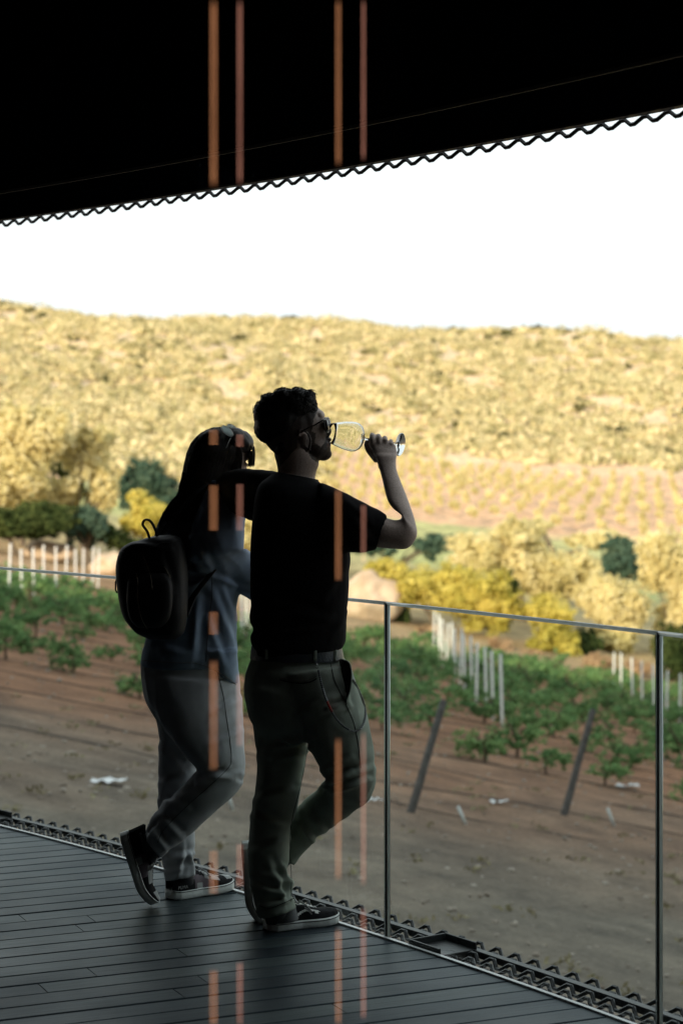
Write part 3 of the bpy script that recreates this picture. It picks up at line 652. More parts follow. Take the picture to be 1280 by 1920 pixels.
def on(bv, px, py, off=.002, dflt=None):
    d = (W(px,py,5)-EYE).normalized(); h = bv.ray_cast(EYE, d)
    if h[0] is None: return W(px,py,dflt) if dflt else None
    return h[0]-d*off
def surf_tube(bv, pts, r, m, name, parent, off=.001, k=8, n=5, dflt=None):
    P = [on(bv, p[0], p[1], off, dflt) for p in catmull(pts, k)]; P = [p for p in P if p is not None]
    mb = MB(); mb.tube(P, r, n); return mb.build(name, m, parent)
def poly_in(px, py, poly):
    ins = np.zeros(len(px), bool); n = len(poly)
    for i in range(n):
        x1,y1 = poly[i]; x2,y2 = poly[(i+1)%n]
        c = ((y1 > py) != (y2 > py)) & (px < (x2-x1)*(py-y1)/((y2-y1) or 1e-9)+x1); ins ^= c
    return ins
MY = 6.64; WY = 7.07
cloth_black = mat('black cotton', (.0075,.0078,.0085), .9, (.005,.005,.006), 60, .25, 500, spec=.15, bdist=.001)
chino = mat('grey green twill', (.34,.385,.33), .88, (.26,.30,.25), 14, .35, 420, spec=.2, bdist=.0008)
jean = mat('washed grey denim', (.52,.54,.565), .9, (.37,.39,.41), 8, .4, 420, spec=.2, bdist=.0008)
denim = mat('blue grey denim', (.28,.36,.47), .9, (.17,.225,.31), 9, .35, 400, spec=.2, bdist=.0008)
seamm = mat('dark seam', (.02,.02,.02), .9); stitch = mat('pale stitching', (.22,.21,.19), .9)
hairm = mat('dark brown hair', (.010,.0075,.006), .5, (.005,.004,.0035), 40, spec=.3)
skin = vcmat('skin', .55, .25, 220)
leather = mat('black leather', (.010,.010,.011), .62, (.006,.006,.007), 30, .5, 90, spec=.35, bdist=.001)
belt_m = mat('dark blue grey belt leather', (.035,.045,.055), .38, (.02,.026,.032), 30, .3, 200)

# ---- the man
man = empty('person', (W(545,1745,MY).x, MY, 0))
tag(man, 'man in black t-shirt and grey green trousers drinking from a wine glass', 'person')
leg_m = [(459,1300,590,1300,MY-.02,.11),(472,1345,590,1345,MY-.01,.105),(479,1395,577,1395,MY,.10),(482,1440,569,1440,MY,.09),(476,1490,558,1490,MY,.082),(470,1540,546,1540,MY,.078),(467,1590,541,1590,MY,.075),(469,1640,540,1640,MY,.074),(476,1680,546,1676,MY,.072),(485,1716,553,1701,MY,.070)]
thigh_m = [(520,1262,655,1240,MY-.10,.12),(545,1310,672,1290,MY-.12,.12),(562,1355,687,1335,MY-.13,.115),(578,1398,696,1380,MY-.14,.105),(594,1432,703,1425,MY-.14,.097),(606,1462,704,1465,MY-.13,.09),(612,1480,692,1500,MY-.10,.082)]
shin_m = [(611,1450,700,1480,MY-.12,.085),(606,1470,684,1508,MY-.08,.08),(590,1486,656,1526,MY-.01,.075),(568,1505,624,1549,MY+.05,.072),(548,1524,590,1574,MY+.10,.068),(528,1548,566,1602,MY+.13,.062),(505,1578,552,1622,MY+.15,.058)]
pelvis_m = [(474,1205,636,1205,MY-.06,.115),(470,1235,643,1235,MY-.06,.12),(460,1262,653,1262,MY-.06,.13),(457,1290,664,1288,MY-.06,.135),(460,1320,672,1318,MY-.06,.135),(470,1352,660,1352,MY-.06,.12),(500,1385,620,1385,MY-.06,.08)]
mb = MB(); loft(mb, pelvis_m); loft(mb, leg_m); loft(mb, thigh_m); loft(mb, shin_m)
folds_m = [(500,1405,575,1385,7,.008),(520,1425,590,1400,6,.006),(560,1340,640,1300,8,.005),(600,1475,660,1450,6,.010),(612,1485,690,1462,6,.009),(630,1460,700,1440,7,.006),(600,1445,660,1420,5,.005),
  (478,1500,545,1480,7,.005),(475,1530,535,1552,8,.006),(470,1600,540,1570,8,.005),(500,1640,541,1655,7,.008),(478,1660,540,1680,6,.007),(515,1640,532,1690,6,.009),(530,1625,545,1670,5,.009),(490,1700,545,1688,5,.006),(500,1610,520,1650,7,.005),
  (484,1420,550,1410,7,.004),(575,1520,610,1560,7,.006),(560,1540,590,1580,6,.006),(640,1270,655,1325,6,.006),(615,1330,650,1318,5,.006),(600,1345,655,1325,5,.004),(470,1290,520,1300,9,.004),(560,1470,545,1540,6,.004)]
tr = solid('trousers', mb, chino, .006, 5, man, [(a,b,c,d,e_,f*1.5) for a,b,c,d,e_,f in folds_m], .0055, 8, seed=1)
shirt_t = [(516,886,592,898,MY-.02,.055),(500,897,606,908,MY-.03,.085),(486,908,632,922,MY-.04,.11),(478,930,648,940,MY-.05,.125),(474,970,655,975,MY-.06,.13),(471,1020,656,1020,MY-.06,.128),(470,1070,657,1065,MY-.06,.122),(470,1110,655,1110,MY-.06,.118),(471,1135,653,1140,MY-.06,.116),(467,1160,651,1165,MY-.06,.118),(474,1178,650,1185,MY-.06,.12),(469,1196,649,1202,MY-.06,.125),(473,1214,646,1205,MY-.06,.126),(472,1230,644,1213,MY-.06,.127)]
slv_r = [(600,905,600,1000,MY-.10,.09),(632,917,636,1030,MY-.13,.085),(664,932,662,1036,MY-.15,.078),(694,949,684,1035,MY-.16,.07),(712,958,697,1033,MY-.16,.065),(725,966,705,1031,MY-.16,.060)]
slv_l = [(560,893,556,985,MY+.02,.09),(512,884,512,985,MY+.08,.09),(470,880,470,975,MY+.16,.075),(438,881,445,965,MY+.22,.065),(412,893,425,965,MY+.27,.058),(396,915,412,968,MY+.31,.05)]
mb = MB(); loft(mb, shirt_t, e=.8); loft(mb, slv_r); loft(mb, slv_l)
sh = solid('shirt', mb, cloth_black, .006, 4, man, [(650,960,700,1020,8,.005),(640,935,690,975,8,.005),(500,1130,640,1170,10,.004),(480,1165,560,1150,6,.006),(475,1190,600,1180,6,.005),(655,1050,600,1130,9,.005),(620,1195,648,1150,7,.005)], .0035, 7, seed=2)
mb = MB(); 
for q in range(1):
    C = [W(554+40*math.cos(a)+0*math.sin(a), 896+7*math.cos(a)+1*math.sin(a), MY-.02+.06*math.sin(a)) for a in np.linspace(0, 2*math.pi, 30)]
mb.tube(C, .007, 6, caps=False); mb.build('collar', cloth_black, man)
# body: head, neck, arms, torso, legs, one skin
mb = MB()
HY = MY-.01
loft(mb, shirt_t, shrink=.86); loft(mb, pelvis_m, shrink=.86); loft(mb, leg_m+[(492,1735,552,1722,MY+.0,.04)], shrink=.74); loft(mb, thigh_m, shrink=.84); loft(mb, shin_m+[(480,1600,520,1650,MY+.15,.045)], shrink=.78)
loft(mb, slv_r, shrink=.8); loft(mb, slv_l, shrink=.8)
loft(mb, [(640,935,640,1020,MY-.14,.06),(700,960,692,1024,MY-.16,.052),(722,970,712,1027,MY-.17,.050),(740,975,738,1029,MY-.17,.048),(752,972,764,1028,MY-.17,.044),(750,962,781,1006,MY-.165,.042),(738,955,779,982,MY-.15,.043),(727,940,771,955,MY-.13,.043),(721,920,762,930,MY-.10,.039),(716,898,752,905,MY-.07,.034),(711,880,744,884,MY-.045,.029),(707,866,741,868,MY-.03,.025),(703,852,743,854,MY-.015,.022),(709,843,738,845,MY+.008,.010)], e=.95)
loft(mb, [(500,940,600,950,MY-.03,.07),(510,905,600,915,MY-.02,.062),(520,888,591,900,MY-.01,.058),(519,872,593,884,HY,.057),(514,850,598,868,HY,.057),(520,830,590,850,HY,.055)], e=.95)
blob(mb, 548, 806, HY, 57, 54, .077, 0); blob(mb, 573, 800, HY+.005, 40, 48, .070, 12)          # skull, face mass
blob(mb, 588, 836, HY+.01, 33, 26, .058, -18); blob(mb, 607, 852, HY+.012, 15.5, 12, .030, 10)    # jaw, chin
blob(mb, 600, 779, HY+.008, 9, 10, .050, 15)                                                      # brow
loft(mb, [(598,787,606,783,HY+.012,.008),(600,800,613,797,HY+.012,.011),(600,814,622,809,HY+.012,.015),(604,820,617,819,HY+.012,.014)], e=1.0, n=14)
blob(mb, 614, 824.5, HY+.012, 8, 4.2, .022, 0); blob(mb, 612, 833, HY+.012, 9, 4.2, .020, 0)        # lips
# near ear: rim, bowl, lobe
EX, EY = 571.5, 826; ey = HY-.077
ear = [W(EX+11*math.cos(a)*(1 if math.sin(a) > -.2 else .8)-4*math.sin(a), EY-19*math.sin(a), ey-.010-.006*math.cos(a+.6)) for a in np.linspace(-1.9, 2.7, 16)]
mb.tube(ear, [.0042]*16, 8); blob(mb, EX-1, EY+2, ey+.002, 9, 16, .008, -10, 12); blob(mb, EX+4, EY+17, ey-.006, 5, 6, .006, 0, 10)
# far ear
blob(mb, EX+4, EY-4, HY+.082, 9, 16, .008, -10, 12)
# hand round the stem: back of the hand, five separate fingers
HD = MY+.045
loft(mb, [(709,878,743,880,MY-.04,.018),(706,864,742,866,MY-.02,.024),(699,846,744,850,MY+.0,.022),(694,834,743,842,MY+.012,.018),(692,824,741,834,MY+.018,.013)], e=.9)
KN = [(698,822,8.4),(710,824,8.8),(722,828,8.6),(733,834,7.8)]
for i, (kx, ky, rr_) in enumerate(KN):
    r_ = rr_/1000*1.06; P = [W(kx+1,ky+16,HD-.034), W(kx,ky+3,HD-.040+.003*i), W(kx-.5,ky-5,HD-.022), W(kx-1,ky-6,HD+.004), W(kx-2,ky+2,HD+.024), W(kx-2,ky+13,HD+.027), W(kx-2,ky+19,HD+.012), W(kx-1,ky+20,HD-.002)]
    P = [Vector(q) for q in catmull([tuple(p) for p in P], 3)]; mb.tube(P, [r_*(1.05-.022*k*.55) for k in range(len(P))], 10)
    mb.ball(P[-1], r_*.78, 10, 8); mb.ball(W(kx,ky-1,HD-.033), r_*1.08, 10, 8)
P = [W(707,862,MY-.01), W(697,851,HD-.022), W(690,842,HD-.012), W(687,832,HD+.0), W(690,826,HD+.004)]; P = [Vector(q) for q in catmull([tuple(p) for p in P], 3)]
mb.tube(P, [.014-.0005*k for k in range(len(P))], 10); mb.ball(P[-1], .0082, 10, 8)
# left hand resting on the woman's far shoulder
loft(mb, [(400,915,412,960,MY+.30,.036),(386,930,402,965,MY+.38,.030),(376,945,394,972,MY+.43,.024),(366,955,388,985,MY+.46,.016)], e=.95)
for i in range(4):
    P = [W(372+i*5,955+i*6,MY+.45), W(365+i*5,965+i*7,MY+.475), W(362+i*5,978+i*7,MY+.48), W(362+i*5,988+i*7,MY+.475)]; mb.tube(P, [.0095,.009,.008,.007], 8)
mb.tube([W(392,940,MY+.42),W(398,955,MY+.46),W(398,968,MY+.475)], [.012,.010,.008], 8)
def man_tone(px, py, co):
    n = len(px); c = np.tile(np.array([.50,.40,.345]), (n,1))
    beard = poly_in(px, py, [(577,806),(592,812),(590,830),(602,838),(609,829),(611,818),(617,816),(624,822),(619,828),(615,829),(613,838),(616,838),(628,846),(628,868),(600,872),(584,860),(574,842)])
    rs_ = np.random.RandomState(2).uniform(.6,1.5,n)
    c[beard & (co[:,1] < HY+.2)] *= .17; c[beard] *= rs_[beard][:,None]
    fade = poly_in(px, py, [(520,740),(600,745),(596,768),(588,786),(584,812),(560,806),(556,840),(520,880),(495,870),(480,800)])
    g = np.clip((py-770)/90, 0, 1)[:,None]; cf = np.array([.05,.04,.035])*(1-g)+np.array([.14,.10,.08])*g
    c = np.where(fade[:,None], cf, c)
    lips = (px > 611) & (py > 821) & (py < 837) & (px < 625); c[lips] *= np.array([1.0,.75,.75])
    c[(py > 1580)] = np.array([.10,.105,.11])
    low = py > 905; keep = low & (px < 700); c[keep & (px > 430)] *= .9
    return c
bd = solid('body', mb, skin, .0034, 4, man, tones=man_tone)
# earring
mb = MB(); mb.ball(W(581,843.5,ey-.014), .0032, 10, 8); mb.build('earring', blackm, man)
# hair
random.seed(4); np.random.seed(4)
mb = MB()
HB = [(527,786,HY,51,50,.088,0),(507,799,HY,31,34,.080,-14),(545,765,HY,48,34,.080,0),(566,757,HY,26,23,.068,10),(577,765,HY,15,21,.055,20),(497,776,HY,22,24,.07,0),(531,831,HY,15,27,.066,-24),(508,752,HY,20,13,.055,0),(532,742,HY,22,13,.055,0),(556,739,HY,20,11,.055,0),(576,744,HY,13,12,.05,25)]
for (x,y,Y,rx,ry,rd,an) in HB: blob(mb, x,y,Y,rx,ry,rd,an)
hr = solid('hair', mb, hairm, .004, 2, man, wrinkle=.0016, wscale=16, wst=(1,1,1), seed=6)
bh = bvh_of(hr, bd); mb = MB()
hv = [v.co.copy()+hr.location+man.location for v in hr.data.vertices]; hn = [v.normal.copy() for v in hr.data.vertices]
for i in range(2600):
    k = random.randrange(len(hv)); p, nn_ = hv[k], hn[k]
    px_, py_ = 640+p.x/p.y*F, 845+(CZ-p.z)/p.y*F
    top = py_ < 775
    if not top and random.random() < .35: continue
    L = random.uniform(.012,.026) if top else random.uniform(.004,.009)
    dr = (Vector((random.gauss(.6,.35), random.gauss(0,.35), random.gauss(0,.3))) if top else Vector((-.3,-.2,-1)))
    dr = (dr-nn_*dr.dot(nn_)).normalized(); cv = nn_.cross(dr)*random.uniform(-1,1)
    P = [p-nn_*.003, p+nn_*L*.08+dr*L*.35, p+nn_*L*.11+dr*L*.75+cv*L*.2, p+nn_*L*random.uniform(-.1,.10)+dr*L+cv*L*.5]
    mb.tube(P, [.0012,.0012,.0010,.0004] if top else [.0007,.0007,.0006,.0003], 4, caps=False)
for i in range(60):   # front locks falling on the brow
    x0 = random.uniform(566,590); y0 = 748+abs(x0-570)*.5; P = [W(x0,y0,HY-.05+random.uniform(0,.1)), W(x0+6,y0+6,HY-.055+random.uniform(0,.1)), W(min(591,x0+9),y0+15,HY-.05+random.uniform(0,.09)), W(min(590,x0+4+random.uniform(-3,3)),y0+24,HY-.05+random.uniform(0,.09))]
    mb.tube([Vector(q) for q in catmull([tuple(p) for p in P],3)], .0012, 4, caps=False)
mb.build('hair_strands', hairm, man)
# belt, loops, pockets, seams
mb = MB()
for (a0_, rings) in ((0, [(472,1210,639,1212,MY-.06,.124),(471,1222,642,1224,MY-.06,.126),(470,1234,644,1236,MY-.06,.128)]),): loft(mb, rings, k=2, n=48, shrink=1.012)
bl_ = mb.build('belt', belt_m, man); autosmooth(bl_, 50)
bt = bvh_of(tr, bl_)
for (x,y0,y1) in ((591,1208,1240),(628,1210,1240),(500,1208,1236)):
    mb = MB(); P = [on(bt,x+ (y-y0)*-.02,y,.003,MY-.1) for y in np.linspace(y0,y1,6)]; 
    for q in (-1,0,1): mb.tube([p+Vector((q*.0028,0,0)) for p in P], .0028, 6)
    mb.build('belt_loop', chino, man)
surf_tube(bt, [(524,1274),(540,1278),(560,1281),(580,1279),(594,1272)], .0022, seamm, 'back_pocket', man)
surf_tube(bt, [(524,1270),(540,1273),(560,1276),(580,1274),(594,1267)], .0012, stitch, 'pocket_stitching', man)
surf_tube(bt, [(618,1236),(622,1255),(627,1275),(637,1297),(646,1313),(650,1320)], .0012, seamm, 'side_seam', man)
surf_tube(bt, [(648,1320),(655,1335),(662,1352),(666,1368),(672,1400),(676,1440)], .0012, seamm, 'side_seam', man)
surf_tube(bt, [(546,1690),(546,1640),(543,1580),(549,1530),(562,1480),(572,1430),(577,1395)], .0011, seamm, 'inner_seam', man, dflt=MY-.06)
surf_tube(bt, [(486,1698),(505,1703),(530,1694),(551,1684)], .0013, seamm, 'cuff_seam', man, dflt=MY-.06)
# gaping front pocket: a lifted fabric lip with the dark inside behind it
mb = MB(); A = catmull([(636,1238),(641,1262),(647,1285),(650,1302),(648,1317)], 4); B = catmull([(637,1236),(653,1242),(658,1262),(656,1290),(648,1318)], 4)
vs = []; 
for a_, b_ in zip(A, B):
    pa = on(bt, a_[0], a_[1], .001, MY-.12); pb = W(b_[0], b_[1], pa.y-.006); vs += [pa, pb]
mb.add(vs, [(2*i,2*i+1,2*i+3,2*i+2) for i in range(len(A)-1)]); o = mb.build('pocket_opening', cloth_black, man); sol = o.modifiers.new('s','SOLIDIFY'); sol.thickness = .002
mb = MB(); mb.tube([Vector(v)+Vector((.001,-.001,0)) for v in vs[1::2]], .0028, 6); mb.build('pocket_edge', chino, man)

# ---- shoes
def shoe(parent, name, heel, ex, ez, L=.285, wd=.098, style='skate', flex=.012):
    ex = Vector(ex).normalized(); ez = Vector(ez); ez = (ez-ex*ez.dot(ex)).normalized(); ey = ez.cross(ex); heel = Vector(heel)
    T_ = lambda x,y,z: heel+ex*x+ey*y+ez*z
    def half(x):                        # plan outline
        u = min(max(x/L, 0), 1); base = np.interp(u, [0,.03,.10,.25,.45,.65,.8,.9,.96,.99,1], [.30,.62,.80,.82,.78,.97,1.0,.88,.66,.38,.08])
        return wd/2*base
    spring = lambda x: flex*max(0,(x/L-.70)/.3)**1.8 + .004*max(0,(.1-x/L)/.1)
    hs = .030 if style == 'court' else .028
    NX, NA = 100, 44
    sole = MB(); vs = []; fs = []
    for i in range(NX+1):
        x = L*(1-math.cos(math.pi*i/NX))/2; hw = half(x)+.003; z0 = spring(x)
        for (f_, z) in ((.93,0),(1.0,.004),(1.02,hs*.5),(1.0,hs),(.90,hs+.001)):
            vs.append(T_(x, hw*f_, z0+z))
        for (f_, z) in ((.90,hs+.001),(1.0,hs),(1.02,hs*.5),(1.0,.004),(.93,0)):
            vs.append(T_(x, -hw*f_, z0+z))
    n = 10
    for i in range(NX):
        for j in range(n): fs.append((i*n+j,(i+1)*n+j,(i+1)*n+(j+1)%n,i*n+(j+1)%n))
    fs += [tuple(range(n)), tuple(range(NX*n, NX*n+n))[::-1]]
    sole.add(vs, fs)
    up = MB(); vs = []; fs = []; mi = []
    def top(x):
        u = x/L
        return float(np.interp(u, [0,.03,.12,.25,.36,.48,.62,.75,.88,.96,1], [.080,.090,.086,.074,.086,.080,.064,.052,.046,.038,.026] if style == 'court' else [.070,.078,.074,.060,.070,.072,.060,.048,.043,.037,.026]))
    for i in range(NX+1):
        x = L*(1-math.cos(math.pi*i/NX))/2; x = min(max(x,.003),L-.004); hw = half(x)*.97; h = top(x); z0 = spring(x)+hs-.006; hh = h-hs+.012
        for j in range(NA+1):
            a_ = math.pi*j/NA; c_, s_ = math.cos(a_), math.sin(a_); e_ = .62 if x < .4*L else .75
            vs.append(T_(x-.006*s_*(1 if x < .05 else 0), hw*se(c_, e_)*(1-.16*s_*(x > .3*L)), z0+hh*s_**.72))
    # paint the panels
    import_c = []
    for i in range(NX):
        for j in range(NA):
            fs.append((i*(NA+1)+j,(i+1)*(NA+1)+j,(i+1)*(NA+1)+j+1,i*(NA+1)+j+1))
            x = L*(1-math.cos(math.pi*(i+.5)/NX))/2; u = x/L; q = 2*min(j+.5, NA-j-.5)/NA; v = q   # v: 0 at the sole, 1 on top
            k = 0
            if style == 'skate':
                c = np.interp(u, [.22,.34,.46,.56,.63,.70], [.10,.16,.34,.46,.50,.47]); 
                if .22 < u < .70 and abs(v-c) < (.055 if u < .66 else .08*(.70-u)/.04): k = 1
                if .63 < u < .67 and .33 < v < .50: k = 1
                if .42 < u < .66 and v > .80: k = 1
            else:
                if u < .10: k = 0
                if .33 < u < .62 and .05 < v < .62-(u-.33)*1.0: k = 2                              # mauve flash
                if .16 < u < .56 and abs(v-(.52-(u-.16)*.45)) < .09: k = 2
                if .36 < u < .46 and v < .20: k = 3
                if .50 < u < .72 and .38 < v < .78: k = 3
                if u > .84 and v > .42: k = 3
                if .12 < u < .30 and .62 < v < .74: k = 3
                if .45 < u < .78 and v > .86: k = 3
            mi.append(k)
    up.add(vs, fs); up.mi = mi
    solem = SOLE_D if style == 'dark' else (SOLE if style != 'skate' else SOLE)
    sole.build('sole', solem, parent); o = sole; autosmooth(bpy.data.objects[parent.children[-1].name] if parent.children else parent, 40) if False else None
    u_ = up.build(name, [SH_BLACK, SH_WHITE, SH_MAUVE, SH_GREY], parent)
    # laces
    lc = MB()
    for q in range(6):
        x = L*(.46+.045*q); z = spring(x)+top(x)+.004; hw = .018
        lc.tube([T_(x-.004,-hw*1.1,z-.007), T_(x,-hw*.5,z+.001), T_(x+.003,hw*.5,z+.001), T_(x+.004,hw*1.1,z-.007)], .0026, 6)
    x0 = L*.45; z = top(x0)+.004
    for sg in (-1,1):
        for q in (0,1):
            lc.tube([T_(x0+c[0], sg*c[1], z+c[2]) for c in ((0,0,0),(-.004,.020,.012+.006*q),(.014,.040,.002),(.03,.045,-.018-.01*q),(.02,.030,-.012),(.002,.006,0))], .0019, 6)
    lc.build('laces', SH_LACE, parent)
    ln = MB(); 
    for z_ in ((hs-.004,) if style == 'skate' else (hs-.002,)):
        P = [T_(x, (half(x)+.0045)*sg, spring(x)+z_) for sg in (-1,) for x in np.linspace(.004, L-.002, 40)]; P += [T_(x, (half(x)+.0045), spring(x)+z_) for x in np.linspace(L-.002, .004, 40)]
        ln.tube(P+[P[0]], .0012, 5, caps=False)
    ln.build('sole_line', SH_BLACK, parent)
    return T_
SH_BLACK = mat('black suede', (.013,.013,.015), .92, (.008,.008,.009), 40, .3, 300, spec=.2, bdist=.0008); SH_WHITE = mat('white leather', (.72,.72,.70), .6, (.62,.62,.60), 30, .2, 200)
SH_MAUVE = mat('mauve leather', (.13,.095,.115), .6, (.10,.075,.09), 30); SH_GREY = mat('light grey leather', (.36,.37,.37), .6, (.29,.30,.30), 30, .3, 250)
SOLE = mat('off white rubber', (.74,.77,.75), .6, (.64,.67,.65), 22, .2, 120); SOLE_D = SOLE; SH_LACE = mat('pale laces', (.50,.50,.50), .8)
hm = Vector(((497-640)/F*6.64, 6.64, 0)); tm_ = Vector(((629-640)/F*6.76, 6.76, 0))
shoe(man, 'shoe', hm, tm_-hm, (0,0,1), (tm_-hm).length+.005, .10, 'skate', .008)
h2 = W(451,1577,6.80); t2 = W(463,1737,6.75); shoe(man, 'shoe', h2, t2-h2, (1,.12,.35), .285, .10, 'skate', .045)
# sock
mb = MB(); loft(mb, [(520,1700,552,1693,MY,.036),(512,1716,556,1708,MY+.005,.042),(512,1728,560,1722,MY+.01,.046)], n=20); mb.build('sock', mat('grey sock', (.14,.145,.15), .95), man)

# wine glass
crystal, t, o = nt('crystal'); g_ = N(t, 'ShaderNodeBsdfGlass', Roughness=0.0, IOR=1.45); g_.inputs[0].default_value = (.97,.985,.98,1); t.links.new(g_.outputs[0], o.inputs[0])
ga, gb = W(620,812,MY-.015), W(750,833.5,MY+.085); ax = gb-ga; GL = ax.length
outer = [(0,.0335),(.012,.0365),(.030,.0415),(.050,.0462),(.068,.0490),(.082,.0500),(.093,.0480),(.103,.0420),(.110,.0320),(.1145,.0200),(.118,.0095),(.123,.0052),(.132,.0040),(.150,.0036),(GL-.035,.0036),(GL-.018,.0045),(GL-.009,.0090),(GL-.005,.020),(GL-.003,.034),(GL-.0015,.0395),(GL,.0395),(GL,.0)]
inner = [(.1165,.0),(.1150,.008),(.1120,.0190),(.1080,.0308),(.1015,.0407),(.0925,.0468),(.082,.0489),(.068,.0479),(.050,.0451),(.030,.0404),(.012,.0354),(0,.0326)]
mb = MB(); mb.lathe(inner+outer[0:]+[], ga, ax, 48); o = mb.build('wine_glass', crystal); bmx = bmesh.new(); bmx.from_mesh(o.data); bmesh.ops.remove_doubles(bmx, verts=bmx.verts, dist=2e-5); bmesh.ops.recalc_face_normals(bmx, faces=bmx.faces); bmx.to_mesh(o.data); bmx.free()
tag(o, 'stemmed clear wine glass tipped to the man\'s lips, held by its stem', 'wine glass')
# man's sunglasses
sg = empty('sunglasses', W(600,795,HY-.02)); tortoise = mat('dark acetate', (.015,.012,.010), .2, (.008,.007,.006), 60); lensm = mat('dark lens', (.01,.011,.012), .08, (.008,.008,.009), 5)
mb = MB(); blob(mb, 612, 797, HY-.034, 4.5, 13, .024, 8, 18); mb.build('lens', lensm, sg); mb = MB(); blob(mb, 616, 797, HY+.044, 4.5, 13, .024, 8, 18); mb.build('lens', lensm, sg)
mb = MB()
for yo in (-.034,.044):
    x0 = 612 if yo < 0 else 616
    mb.tube([W(x0+5*math.cos(a)*.8-2*math.sin(a), 797-14*math.sin(a), HY+yo+.026*math.cos(a)) for a in np.linspace(0,2*math.pi,24)], .0022, 6, caps=False)
mb.tube([W(613,790,HY-.012),W(616,787,HY+.005),W(616,790,HY+.02)], .0022, 6); mb.build('frame', tortoise, sg)
for sgn, yy in ((-1,-.086),(1,.088)):
    mb = MB(); dx = 0 if sgn < 0 else 4; mb.tube([W(612+dx,786,HY-.06 if sgn<0 else HY+.068),W(605+dx,788,HY+yy*.9),W(590+dx,797,HY+yy),W(570+dx,806.5,HY+yy),W(563+dx,812,HY+yy*.97)], [.0028,.003,.0024,.0022,.002], 6); mb.build('temple_arm', tortoise, sg)
tag(sg, 'dark sunglasses worn over the man\'s eyes', 'sunglasses')
# trouser chain
ch = empty('trouser_chain', on(bt,598,1262,.01,MY-.15)); bsil = mat('silver', (.7,.7,.7), .25, metal=1.0); red = mat('red beads', (.55,.05,.03), .35, (.22,.02,.015), 40); bgrey = mat('grey stone beads', (.30,.33,.34), .3, (.2,.22,.23), 40); bblk = mat('black beads with painted glint', (.12,.13,.14), .18)  # black beads lightened to paint a silver glint
path = catmull([(597,1258),(601,1275),(606,1295),(613,1315),(622,1334),(634,1352),(650,1366),(667,1371),(679,1362),(685,1343),(683,1322),(675,1300),(665,1280),(659,1272)], 14)
P = []; last = None
for q in path:
    h = on(bt, q[0], q[1], .010, None); yv = h.y if h is not None else (P[-1].y+.0 if P else MY-.15); P.append(W(q[0], q[1], min(yv, (P[-1].y+.004) if P else 9)))
acc = 0; beads = {'red_beads': MB(), 'grey_beads': MB(), 'black_beads': MB()}; links = MB(); nxt = 0; cum = 0; li = 0
for i in range(1, len(P)):
    seg = (P[i]-P[i-1]).length; 
    while nxt <= cum+seg:
        p = P[i-1].lerp(P[i], (nxt-cum)/max(seg,1e-6)); tfrac = nxt; z_ = p.z; py_ = 845+(CZ-z_)/p.y*F; fwd = (P[i]-P[i-1]).normalized()
        if i < 14*6.3:
            key = 'red_beads' if 1314 < py_ < 1334 else ('grey_beads' if 1290 < py_ <= 1314 else 'black_beads'); beads[key].ball(p, (.0044 if key != 'black_beads' else .0036), 8, 6); nxt += .0068
        else:
            u = fwd.orthogonal().normalized(); wv = fwd.cross(u)
            if li % 2: u, wv = wv, u
            links.tube([p+fwd*math.cos(a)*.0050+u*math.sin(a)*.0034 for a in np.linspace(0,2*math.pi,10)], .0013, 5, caps=False); li += 1; nxt += .0064
    cum += seg
for k_, q in beads.items(): q.build(k_, {'red_beads':red,'grey_beads':bgrey,'black_beads':bblk}[k_], ch)
links.build('metal_links', mat('dark steel links', (.25,.26,.26), .3, metal=1.0), ch)
mb = MB(); c0 = on(bt,594,1250,.008,MY-.15)
mb.tube([c0+Vector((.004*math.cos(a),0,.007*math.sin(a))) for a in np.linspace(0,2*math.pi,14)], .0012, 6, caps=False); mb.tube([c0+Vector((-.004,0,.012)), c0+Vector((.003,0,.004))], .0022, 6); mb.tube([c0+Vector((.003+.0035*math.cos(a),0,-.011+.0035*math.sin(a))) for a in np.linspace(0,2*math.pi,12)], .0010, 6, caps=False); mb.build('clasp', bsil, ch)
tag(ch, 'beaded trouser chain with red beads looping from belt loop to front pocket', 'chain')

# ---- the woman
wom = empty('person', (W(340,1685,WY).x, WY, 0))
tag(wom, 'woman with long dark hair in denim shirt and grey jeans beside the man', 'person')
far_w = [(282,1300,400,1300,WY+.04,.10),(296,1360,385,1360,WY+.05,.095),(299,1410,376,1410,WY+.06,.088),(298,1450,370,1450,WY+.06,.08),(296,1500,367,1500,WY+.06,.075),(300,1550,366,1550,WY+.06,.072),(303,1595,366,1592,WY+.06,.068),(306,1625,364,1620,WY+.06,.066),(310,1650,370,1636,WY+.06,.064)]
near_w = [(268,1262,449,1272,WY-.04,.125),(276,1308,452,1310,WY-.06,.12),(296,1345,455,1350,WY-.08,.112),(320,1385,456,1392,WY-.10,.104),(346,1415,459,1425,WY-.11,.096),(366,1440,458,1452,WY-.11,.09),(376,1458,447,1480,WY-.10,.083)]
shin_w = [(372,1436,457,1466,WY-.11,.085),(360,1455,438,1490,WY-.11,.082),(338,1477,411,1514,WY-.10,.08),(311,1501,383,1540,WY-.09,.077),(290,1524,352,1570,WY-.085,.073),(277,1547,323,1595,WY-.085,.067),(271,1562,304,1607,WY-.085,.062)]
pelv_w = [(268,1215,444,1215,WY-.02,.12),(265,1245,446,1245,WY-.02,.13),(268,1280,450,1280,WY-.02,.135),(276,1320,452,1318,WY-.03,.125),(300,1355,440,1355,WY-.03,.10)]
mb = MB(); loft(mb, pelv_w); loft(mb, far_w); loft(mb, near_w); loft(mb, shin_w)
